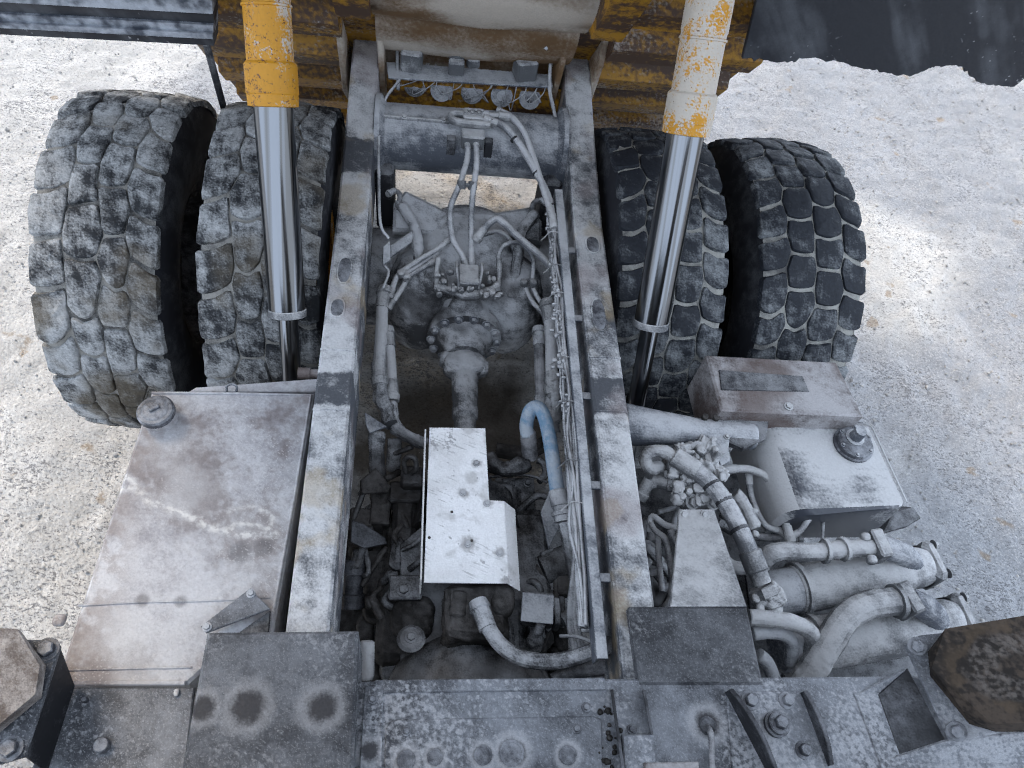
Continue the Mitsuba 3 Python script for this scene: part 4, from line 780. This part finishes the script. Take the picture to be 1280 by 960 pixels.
for q_ in ((1.256,2.096,1.69), (1.32,2.096,1.685)): part('hole', lathe(V(q_) - (0, 0, .02), V(q_) + (0, -.0, .006), [(0, .017), (1, .017)], 16), 'm_grease', bm)
# oil tank
tl0, tl1, tr0, tr1 = (V(q_) for q_ in [(1.712,2.151,1.6),(1.76,1.612,1.6),(2.252,2.149,1.6),(2.308,1.626,1.6)])
tank_pts = []
for t in np.linspace(0, math.pi / 2, 9):        # broad round edge on the left, small ones elsewhere
    d_ = V(-0.13 * math.sin(t), 0, -0.13 * (1 - math.cos(t)))
    tank_pts += [tl0 + d_ + (0, .0, 0), tl1 + d_, tl0 + d_ + (0.04, .03, -.02), tl1 + d_ + (0.04, -.025, -.02)]
for cnr, sx_, sy_ in ((tr0, 1, 1), (tr1, 1, -1)):
    for t in np.linspace(0, math.pi / 2, 6):
        for rr_, zz in ((0.035, 0.0), (0.045, -.006), (0.05, -.018)):
            tank_pts.append(cnr + (sx_ * (rr_ * math.cos(t) - .05), sy_ * (rr_ * math.sin(t) - .05), zz))
for q_ in (tl0, tl1, tr0, tr1): tank_pts.append(q_ + (-.13 if q_ is tl0 or q_ is tl1 else 0, 0, -.40))
tt = part('oil_tank', hull(tank_pts), 'm_tank_paint', smooth=28, label='glossy dark tank under a swept pale dust coat')
c0 = V((2.113,2,1.6))
part('filler_lid', lathe(c0 - (0, 0, .005), c0 + (0, 0, .045), [(0, .112), (.35, .112), (.4, .10), (.8, .096), (1, .08)], 32), 'm_bolt', tt)
part('breather', lathe(c0 + (-.005, .02, .04), c0 + (-.005, .02, .12), [(0, .05), (.15, .052), (.2, .036), (.7, .034), (1, .03), (1, .015)], 20), 'm_steel', tt)
for i in range(6): part('bolt', bolt(c0 + (.088 * math.cos(i * 1.047 + .3), .088 * math.sin(i * 1.047 + .3), .04), (0, 0, 1), .009), 'm_steel', tt)
part('seam', tube([(1.687,2.148,1.603),(2.211,2.145,1.603),(2.26,2.116,1.603),(2.317,1.657,1.603)], .005, 6, 2, smooth=False), 'm_tank_paint', tt, True)
part('tank_foot', prism([(2.403,1.645,1.2),(2.478,1.762,1.25),(2.621,1.79,1.25),(2.671,1.748,1.2),(2.565,1.686,1.2)], .1, .01), 'm_steel_dark', tt)
part('drain_cock', lathe((1.84,1.64,1.5), (1.921,1.669,1.5), [(0, .02), (.4, .02), (.42, .034), (1, .034), (1, .02)], 18), 'm_steel_light', tt)
hose([(1.9,1.627,1.48),(1.901,1.575,1.44),(1.886,1.502,1.42)], .009, 'm_hose', 'pipe', ends=False)
# valve cluster
vc = part('valve_cluster', lumpy(cbox((1.195,1.836,1.55), (0.24, 0.28, 0.26), .04).subdivide().subdivide().subdivide().subdivide().subdivide(), .07, 22), 'm_steel_light', smooth=True, label='valve cluster buried under pale dust')
for i in range(46): part('fitting', rock(V((1.158,1.789,1.64)) + (g.uniform(-.13, .14), g.uniform(-.2, .16), g.uniform(-.03, .05)), g.uniform(.02, .07, 3), 2, .35, 36, i), 'm_steel_light', vc, True)
for p_ in ((1.137,1.64,1.6), (1.184,1.654,1.62), (1.247,1.638,1.6)): part('plug', bolt(p_, (0.1, -.5, .8), .028, .03), 'm_steel_light', vc)
part('mount_plate', prism([(1.254,2.029,1.66),(1.398,2.034,1.66),(1.363,1.926,1.66),(1.357,1.849,1.66),(1.303,1.82,1.66),(1.279,1.923,1.66)], .012, .003), 'm_steel', vc)
part('plate_bolt', bolt((1.366,1.992,1.662), (0, 0, 1), .012), 'm_steel_light', vc)
hk = part('banjo_hook', tube([(0.99,1.828,1.62),(0.921,1.806,1.64),(0.897,1.846,1.67),(0.922,1.872,1.7),(0.978,1.868,1.71),(1.045,1.833,1.71)], .034, 12, lump=.012), 'm_steel_light', smooth=True)
part('sleeve', lathe((1.033,1.842,1.71), (1.15,1.754,1.71), [(0, .044), (.05, .052), (.95, .052), (1, .044)], 22), 'm_steel_light', smooth=30)
hose([(1.139,1.762,1.71),(1.209,1.683,1.71),(1.269,1.584,1.7),(1.314,1.461,1.69),(1.353,1.337,1.67)], .045, 'm_hose', ends=False, label='thick grey hose arching down past the valve cluster')
for q_, q2 in (((1.26,1.605,1.7), (1.265,1.588,1.7)), ((1.314,1.461,1.69), (1.319,1.444,1.69)), ((1.205,1.688,1.71), (1.211,1.674,1.71))): part('hose_band', lathe(q_, q2, [(0, .047), (1, .047)], 20), 'm_steel_dark')
part('sleeve', lathe((1.352,1.354,1.67), (1.404,1.204,1.62), [(0, .046), (.05, .056), (.6, .056), (.65, .046), (1, .046)], 22), 'm_steel_light', smooth=30)
ej = part('elbow_joint', lumpy(rock((1.438,1.154,1.58), (.15, .13, .14), 4, .2, 18), .012, 34), 'm_steel_light', smooth=True)
part('hex_nut', lathe((1.398,1.196,1.62), (1.42,1.148,1.6), [(0, .064), (.1, .074), (.9, .074), (1, .064)], 6), 'm_steel_light', ej, 20)
for q_ in ((1.353,1.133,1.62), (1.492,1.164,1.6), (1.376,1.094,1.6)): part('bolt', rock(q_, (.045, .045, .04), 2, .2, 30), 'm_steel_light', ej, True)
part('elbow_plug', rock((1.457,1.094,1.56), (.09, .09, .09), 3, .1, 25), 'm_steel_light', smooth=True)
hose([(0.894,1.705,1.5),(0.924,1.75,1.54),(0.989,1.765,1.56),(1.057,1.743,1.58)], .03, 'm_hose')
hose([(1.38,1.875,1.5),(1.455,1.887,1.5),(1.536,1.884,1.5),(1.618,1.843,1.5),(1.655,1.767,1.48),(1.677,1.655,1.46),(1.692,1.568,1.45),(1.698,1.5,1.44)], .022, 'm_steel_light')
hose([(1.551,1.891,1.44),(1.547,1.789,1.42),(1.559,1.698,1.41),(1.6,1.601,1.4),(1.674,1.57,1.4),(1.702,1.535,1.42)], .018, 'm_hose')
hose([(1.387,1.705,1.56),(1.426,1.665,1.55),(1.449,1.593,1.54),(1.471,1.535,1.52)], .035, 'm_steel_light', lump=.012, ends=False)
for q_ in ((1.485,1.616,1.54), (1.488,1.553,1.53), (1.472,1.5,1.52)): part('hose_clamp', rock(q_, (.04, .04, .04), 2, .2, 30), 'm_steel_light', smooth=True)
hose([(1.699,1.522,1.43),(1.754,1.546,1.46),(1.804,1.603,1.5),(1.858,1.64,1.5)], .016, 'm_hose')
hose([(1.368,1.628,1.35),(1.469,1.57,1.35),(1.623,1.554,1.35),(1.803,1.547,1.35)], .022, 'm_hose_dark')
hose([(1.426,1.722,1.3),(1.528,1.652,1.3),(1.659,1.621,1.3)], .03, 'm_hose_dark')
hose([(1.294,1.45,1.4),(1.357,1.365,1.42),(1.454,1.35,1.44),(1.53,1.364,1.45)], .035, 'm_steel_light', ends=False)
# pipe 1 and canisters
def canister(a, b, r, lab):
    a, b = V(a), V(b); d = unit(b - a); k = hold('oil_cooler', label=lab); L = np.linalg.norm(b - a)
    part('shell', lumpy(lathe(a, b, [(0, r * .9), (.01, r)] + [(t, r) for t in np.linspace(.04, .78, 20)] + [(.80, r), (.9, r * .88), (1, r * .9)], 40), .003, 12), 'm_steel_light', k, True)
    part('ring', lathe(a + d * .02, a + d * .05, [(0, r), (.1, r * 1.13), (.9, r * 1.13), (1, r)], 40), 'm_steel_light', k, 30)
    part('inlet_cap', lathe(a - d * .16, a + d * .01, [(0, r * .8), (.3, r * .95), (1, r * .95)], 32), 'm_steel', k, 30)
    fx, fy_, _ = frame(d)
    part('end_flange', cbox(b + d * .03, (r * 1.75, r * 1.75, .08), .028, [fx, fy_, d]), 'm_steel_light', k)
    for i in range(4):
        t = math.pi / 4 + i * math.pi / 2; part('bolt', bolt(b + d * .07 + r * .92 * (math.cos(t) * fx + math.sin(t) * fy_), d, .018, .022), 'm_steel_light', k)
    return k, a, b, d
can1 = canister((1.688,1.264,1.35), (2.46,1.4,1.35), .125, 'upper of two dusty cylindrical oil coolers at right')
can2 = canister((1.722,1,1.3), (2.556,1.121,1.3), .135, 'lower of two dusty cylindrical oil coolers at right')
p1 = hose([(1.503,1.37,1.5),(1.519,1.385,1.54),(1.577,1.395,1.56),(1.686,1.388,1.57),(1.794,1.393,1.57),(1.927,1.408,1.57),(2.07,1.418,1.57)], .047, 'm_steel_light', 'coolant_pipe', .006, ends=False, label='pale pipe lying along the upper oil cooler')
for q_, q2 in (((1.79,1.393,1.57), (1.811,1.393,1.57)), ((1.892,1.403,1.57), (1.914,1.407,1.57))):
    part('clamp', lumpy(lathe(q_, q2, [(0, .05), (.05, .062), (.95, .062), (1, .05)], 24), .006, 30), 'm_steel_light', p1, 30)
part('flange_block', cbox((2.089,1.422,1.57), (.07, .15, .13), .01, [(.98, .15, 0), (-.15, .98, 0), (0, 0, 1)]), 'm_steel_light', p1)
for q_ in ((2.02,1.338,1.6), (2.022,1.457,1.6)): part('bolt', rock(q_, (.05, .05, .05), 2, .1, 30), 'm_steel_light', p1, True)
part('elbow', tube([(2.112,1.422,1.56),(2.2,1.414,1.54),(2.302,1.403,1.48),(2.371,1.389,1.4)], .062, 16), 'm_steel', p1, True)
p2 = hose([(1.561,0.746,1.35),(1.629,0.822,1.42),(1.708,0.918,1.48),(1.792,1.025,1.52),(1.872,1.093,1.54),(1.983,1.13,1.55),(2.132,1.146,1.55)], .07, 'm_steel_light', 'coolant_pipe', .008, ends=False, label='thick crusted pipe bending over the lower oil cooler')
part('flange_block', cbox((2.162,1.146,1.55), (.07, .16, .15), .01, [(.95, .3, 0), (-.3, .95, 0), (0, 0, 1)]), 'm_steel_light', p2)
part('clamp', lumpy(lathe((2.105,1.142,1.55), (2.132,1.146,1.55), [(0, .07), (.05, .085), (.95, .085), (1, .07)], 24), .006, 30), 'm_steel_light', p2, 30)
part('elbow', tube([(2.189,1.146,1.54),(2.265,1.132,1.52),(2.36,1.109,1.45),(2.428,1.095,1.36)], .066, 16), 'm_steel', p2, True)
hose([(1.306,1.048,1.6),(1.385,1.044,1.6),(1.5,1.029,1.6),(1.605,1.006,1.56),(1.666,0.975,1.48),(1.673,0.887,1.38)], .04, 'm_steel_light', lump=.006, ends=False)
hose([(1.346,0.995,1.52),(1.428,1.003,1.52),(1.516,0.997,1.5),(1.57,0.965,1.45),(1.589,0.895,1.35)], .034, 'm_steel', ends=False)
hose([(1.389,0.916,1.45),(1.441,0.879,1.42),(1.475,0.814,1.38)], .034, 'm_steel', ends=False)
hose([(1.586,0.842,1.25),(1.716,0.856,1.25),(1.818,0.839,1.25)], .03, 'm_casting', ends=False)
part('cooler_shelf', prism([(1.953,0.923,1.12),(2.358,0.978,1.12),(2.473,1.07,1.12),(1.95,1.009,1.12)], .01, .003), 'm_steel_dark')
part('cooler_shelf', prism([(1.564,0.857,1),(2.481,0.889,1),(2.52,1.282,1),(2.014,1.563,1),(1.623,1.56,1)], .02, .003), 'm_steel_dark')
# bracket: narrow upright and broad box
br = part('bracket_box', bxx(0.675, 1.045, 0.60, 0.985, 1.5, 1.96, .01) if False else prism([(0.635,0.987,1.96),(1.151,0.988,1.96),(1.154,0.669,1.96),(0.64,0.674,1.96)], .34, .01), 'm_deck_box', smooth=30, label='dusty steel bracket box with narrow upright plate on right rail')
part('upright_plate', prism([(1.013,1.544,1.72),(1.193,1.548,1.72),(1.152,0.992,1.958),(0.813,0.991,1.958)], .03, .005), 'm_steel_light', br)
part('upright_side', prism([(1.016,1.545,1.71),(0.819,0.997,1.94),(0.902,1.073,1.7),(1.065,1.451,1.5)], .012, .003, nrm=(-1, 0, 0)), 'm_steel', br)
for q_ in ((1.027,1.508,1.735), (1.132,1.51,1.735)): part('bolt', bolt(q_, (0, -.4, .9), .016), 'm_steel_light', br)
# cables left of the upright
for pts in ([(0.928,1.579,1.5),(0.926,1.502,1.56),(0.963,1.451,1.58),(0.976,1.376,1.58),(0.967,1.248,1.6),(0.935,1.132,1.62),(0.904,1.093,1.6)], [(0.962,1.514,1.5),(0.942,1.358,1.52),(0.934,1.196,1.52)], [(0.919,1.514,1.5),(0.931,1.584,1.54),(0.984,1.537,1.55),(1.044,1.516,1.55)], [(1.002,1.494,1.58),(1.034,1.431,1.55),(1.048,1.366,1.5)]):
    hose(pts, .016, 'm_hose', 'cable', .004, ends=False)
for i in range(14):
    q0 = V(g.uniform(.80, 1.15), g.uniform(1.05, 1.75), g.uniform(1.1, 1.35)); part('hose', tube([q0, q0 + (g.uniform(-.1, .15), g.uniform(-.15, .15), g.uniform(-.08, .12)), q0 + (g.uniform(-.1, .25), g.uniform(-.35, .1), g.uniform(-.15, .1)), q0 + (g.uniform(0, .3), g.uniform(-.5, -.1), g.uniform(-.2, 0))], g.uniform(.014, .03), 9), 'm_hose_dark' if i % 2 else 'm_casting', TR, True)
part('equipment_shelf', bxx(.78, 2.05, .72, 2.2, .84, .88, .004), 'm_steel_dark')

# ------------------------------------------------------------------ front deck
dk = part('deck_beam', bxx(-0.49, 2.40, -0.6, 0.70, 1.55, 1.95, .008), 'm_deck', smooth=30, label='dusty grey front cross beam with bolts, ribs and dark spots')
part('edge_flange', bxx(-0.40, 0.50, 0.655, 0.702, 1.945, 1.962, .004), 'm_deck', dk)
part('access_panel', prism([(-0.35,0.525,1.958),(-0.337,0.552,1.958),(-0.311,0.56,1.958),(0.441,0.561,1.958),(0.472,0.549,1.958),(0.453,0.248,1.958),(-0.348,0.269,1.958)], .014, .004), 'm_deck', dk)
part('end_plate', prism([(-0.437,0.68,1.965),(-0.367,0.679,1.965),(-0.353,0.268,1.965),(-0.436,0.27,1.965)], .02, .004), 'm_deck', dk)
for q_ in ((-0.273,0.518,1.96), (0.371,0.516,1.96), (-0.403,0.63,1.967), (0.417,0.594,1.952), (0.588,0.511,1.954)): part('bolt', bolt(q_, (0, 0, 1), .013), 'm_bolt', dk)
part('rib_plate', prism([(0.52,0.659,1.95), (0.505,0.646,2.01), (0.523,0.242,2.01), (0.539,0.247,1.95)], .012, .002, nrm=(-1, 0, 0)), 'm_deck_dark', dk)
part('rib_plate', prism([(0.65,0.657,1.95), (0.635,0.647,2), (0.645,0.485,2), (0.66,0.493,1.95)], .012, .002, nrm=(-1, 0, 0)), 'm_deck_dark', dk)
part('step_plate', prism([(0.543,0.491,1.975),(0.669,0.492,1.975),(0.658,0.241,1.975),(0.532,0.245,1.975)], .025, .005), 'm_deck', dk)
for i in range(60): part('dirt_crumb', rock(V((0.482,0.49,1.955)) + (g.normal(0.01, .018), g.uniform(-.3, .12), 0), (g.uniform(.006, .024),) * 3, 1, .2, 60, i), 'm_grease', dk, 30) if i < 40 else None
part('rust_block', prism([(0.613,0.391,1.99),(0.824,0.39,1.99),(0.815,0.236,1.99),(0.594,0.242,1.99)], .03, .006), 'm_rust_box', dk)
for px_, r_ in (((-0.27,0.421,1.96), .026), ((-0.165,0.429,1.96), .022), ((0.012,0.431,1.96), .026), ((0.119,0.437,1.96), .036), ((0.33,0.425,1.96), .026)):
    part('plug', join(lathe(V(px_) - (0, 0, .002), V(px_) + (0, 0, .004), [(0, r_ * 1.3), (.7, r_ * 1.3), (1, r_ * 1.18), (1, r_)], 28, cap=False), lathe(V(px_) - (0, 0, .004), V(px_) + (0, 0, .001), [(0, r_), (1, r_)], 28)), 'm_bolt', dk)
cab = part('grommet', lathe((0.893,0.521,1.948), (0.887,0.519,1.965), [(0, .034), (.6, .034), (1, .024)], 24), 'm_deck_dark', dk)
hose([(0.892,0.521,1.95),(0.883,0.49,2),(0.881,0.448,2),(0.873,0.368,1.98),(0.843,0.236,1.98)], .012, 'm_hose_dark', 'cable', ends=False)
# bracket with two curved fins
fb_ = part('fin_bracket', prism([(0.991,0.645,1.962),(1.3,0.642,1.962),(1.372,0.431,1.962),(1.35,0.374,1.962),(1.252,0.227,1.962),(0.947,0.235,1.962)], .02, .004), 'm_deck', smooth=30, label='bolted bracket with two curved upright fins on front beam')
def fin(pts, th_=.018): return prism(pts, th_, .003, nrm=(-1, 0, 0))
b0, b1, b2 = V((0.983,0.64,1.96)), V((1.026,0.523,1.96)), V((1.099,0.325,1.96))
def fin_between(A, Bq, hgt):
    A, Bq = V(A), V(Bq); n = 10; top = []
    for i in range(n + 1):
        t = i / n; top.append(A + (Bq - A) * t + (0, 0, hgt * math.sin(math.pi * (0.12 + 0.80 * t)) ** 0.7))
    d = unit(Bq - A); nn = unit(np.cross(d, (0, 0, 1)))
    return prism([A] + top + [Bq], .018, .003, nrm=nn)
part('fin', fin_between((0.985,0.641,1.955), (1.114,0.298,1.955), .11), 'm_deck_dark', fb_)
part('fin', fin_between((1.302,0.637,1.955), (1.345,0.367,1.955), .07), 'm_deck_dark', fb_)
for q_, r_ in (((1.083,0.608,1.963), .026), ((1.236,0.606,1.963), .024), ((1.261,0.424,1.963), .024)): part('bolt', bolt(q_, (0, 0, 1), r_, .028), 'm_bolt', fb_)
c0 = V((1.169,0.518,1.963)); part('pin_nut', join(lathe(c0, c0 + (0, 0, .04), [(0, .05), (.4, .05), (.5, .042), (1, .042)], 24), bolt(c0 + (0, 0, .04), (0, 0, 1), .027, .03)), 'm_bolt', fb_)
# side plate left and raised box
part('side_plate', prism([(-1.581,0.721,1.8),(-1.1,0.716,1.8),(-1.072,0.3,1.8),(-1.634,0.315,1.8)], .03, .005), 'm_deck', label='pale dusty deck plate with one bolt at left')
for q_, r_ in (((-1.388,0.512,1.802), .028), ((-1.487,0.671,1.802), .010)): part('plate_bolt', lathe(V(q_), V(q_) + (0, 0, .03), [(0, r_), (.8, r_), (1, r_ * .85)], 20), 'm_bolt')
part('plate_clip', rock((-1.161,0.695,1.806), (.02, .03, .02), 2, .1, 30), 'm_steel_light', smooth=True)
part('raised_box', prism([(-1.02,0.851,2.08),(-0.468,0.855,2.08),(-0.446,0.261,2.08),(-1.024,0.276,2.08)], .40, .012), 'm_deck_box', smooth=30, label='raised steel box with three soot-dark spots on its top')
# right mount: tilted plate, gussets, rubber block
N_ = unit((-0.45, -0.25, 0.86))
mt = part('cab_mount', prism([(1.778,0.812,2.02), (1.84,0.843,2.05), (2.241,0.842,2.2), (2.074,0.466,2.2), (1.899,0.437,2.05), (1.85,0.436,2)], .025, .005, nrm=(-.3, -.2, 1)), 'm_deck', smooth=30, label='right cab mount, a bolted plate under a brown rubber block')
part('gusset', prism([(1.548,0.628,1.955), (1.766,0.711,2), (1.804,0.682,1.955), (1.678,0.621,1.955)], .016, .003, nrm=(0, -1, .3)), 'm_deck', mt)
part('gusset', prism([(1.564,0.371,1.955), (1.839,0.444,2.01), (2.183,0.461,2.05), (2.207,0.358,1.955)], .016, .003, nrm=(0, -1, .3)), 'm_deck', mt)
part('web', prism([(1.635,0.626,1.96), (1.653,0.397,1.96), (1.839,0.445,2), (1.773,0.72,2)], .012, .003), 'm_deck_dark', mt)
part('base_plate', prism([(1.534,0.634,1.958),(1.645,0.633,1.958),(1.662,0.369,1.958),(1.57,0.342,1.958)], .012, .003), 'm_deck', mt)
part('bolt', bolt((1.808,0.793,2.055), N_, .026, .024), 'm_bolt', mt); part('bolt', bolt((1.857,0.467,2.06), N_, .026, .024), 'm_bolt', mt)
def at_plane(pts_, h0, h1): return pts_
top = [(1.883,0.835,2.16),(2.188,0.857,2.28),(2.462,0.83,2.4),(2.261,0.442,2.4),(1.911,0.468,2.2),(1.856,0.523,2.14),(1.796,0.691,2.12)]
low = [(1.829,0.764,2.08),(1.9,0.812,2.08),(2.262,0.81,2.2),(2.558,0.781,2.3),(2.367,0.417,2.3),(1.976,0.453,2.12),(1.906,0.489,2.08),(1.813,0.672,2.07)]
part('rubber_block', hull(top + low), 'm_mount', mt, 25, label='worn brown rubber block')
# left mount
ml = part('cab_mount', prism([(-1.862,0.861,2.05), (-1.665,0.837,2.05), (-1.566,0.84,2.02), (-1.547,0.819,2.01), (-1.567,0.453,2), (-1.642,0.43,2), (-1.74,0.42,2)], .03, .006), 'm_deck', smooth=30, label='left cab mount with brown rubber block cut off by the frame edge')
part('side_web', prism([(-1.551,0.819,2), (-1.532,0.722,1.82), (-1.551,0.425,1.82), (-1.568,0.455,1.99)], .012, .003, nrm=(1, 0, .5)), 'm_deck_dark', ml)
part('bolt', bolt((-1.586,0.805,2.022), (0, 0, 1), .03, .028), 'm_bolt', ml); part('bolt', bolt((-1.622,0.477,2.002), (0, 0, 1), .03, .028), 'm_bolt', ml)
top = [(-1.871,0.847,2.14),(-1.655,0.846,2.14),(-1.553,0.724,2.12),(-1.546,0.631,2.11),(-1.635,0.539,2.1),(-1.765,0.48,2.1)]
low = [(-1.923,0.884,2.05),(-1.684,0.866,2.05),(-1.566,0.744,2.04),(-1.551,0.635,2.04),(-1.658,0.524,2.03),(-1.792,0.466,2.03)]
part('rubber_block', hull(top + low), 'm_mount_left', ml, 25, label='brown rubber block with pale worn edge')

# everything the parts refer to: no key for the holders themselves

part('upper_deck', bxx(-2.3, 2.3, -2.9, -0.42, 3.22, 3.30, .01), 'm_steel_dark')
cabk = part('cab', bxx(0.75, 2.2, -2.8, -0.75, 3.303, 4.9, .05), 'm_steel_dark', smooth=20, label='operator cab behind the viewpoint')
part('rear_window', bxx(0.9, 2.05, -0.747, -0.735, 4.0, 4.75, .004), 'm_lens', cabk)
part('hood_wall', bxx(-2.3, 0.70, -2.9, -2.6, 3.303, 4.2, .02), 'm_deck_dark')
part('added_shade_wall', bxx(-2.2, 2.2, -0.72, -0.64, 0.45, 3.21, .01), 'm_deck_dark')  # unseen wall, extended low to keep light from under the truck
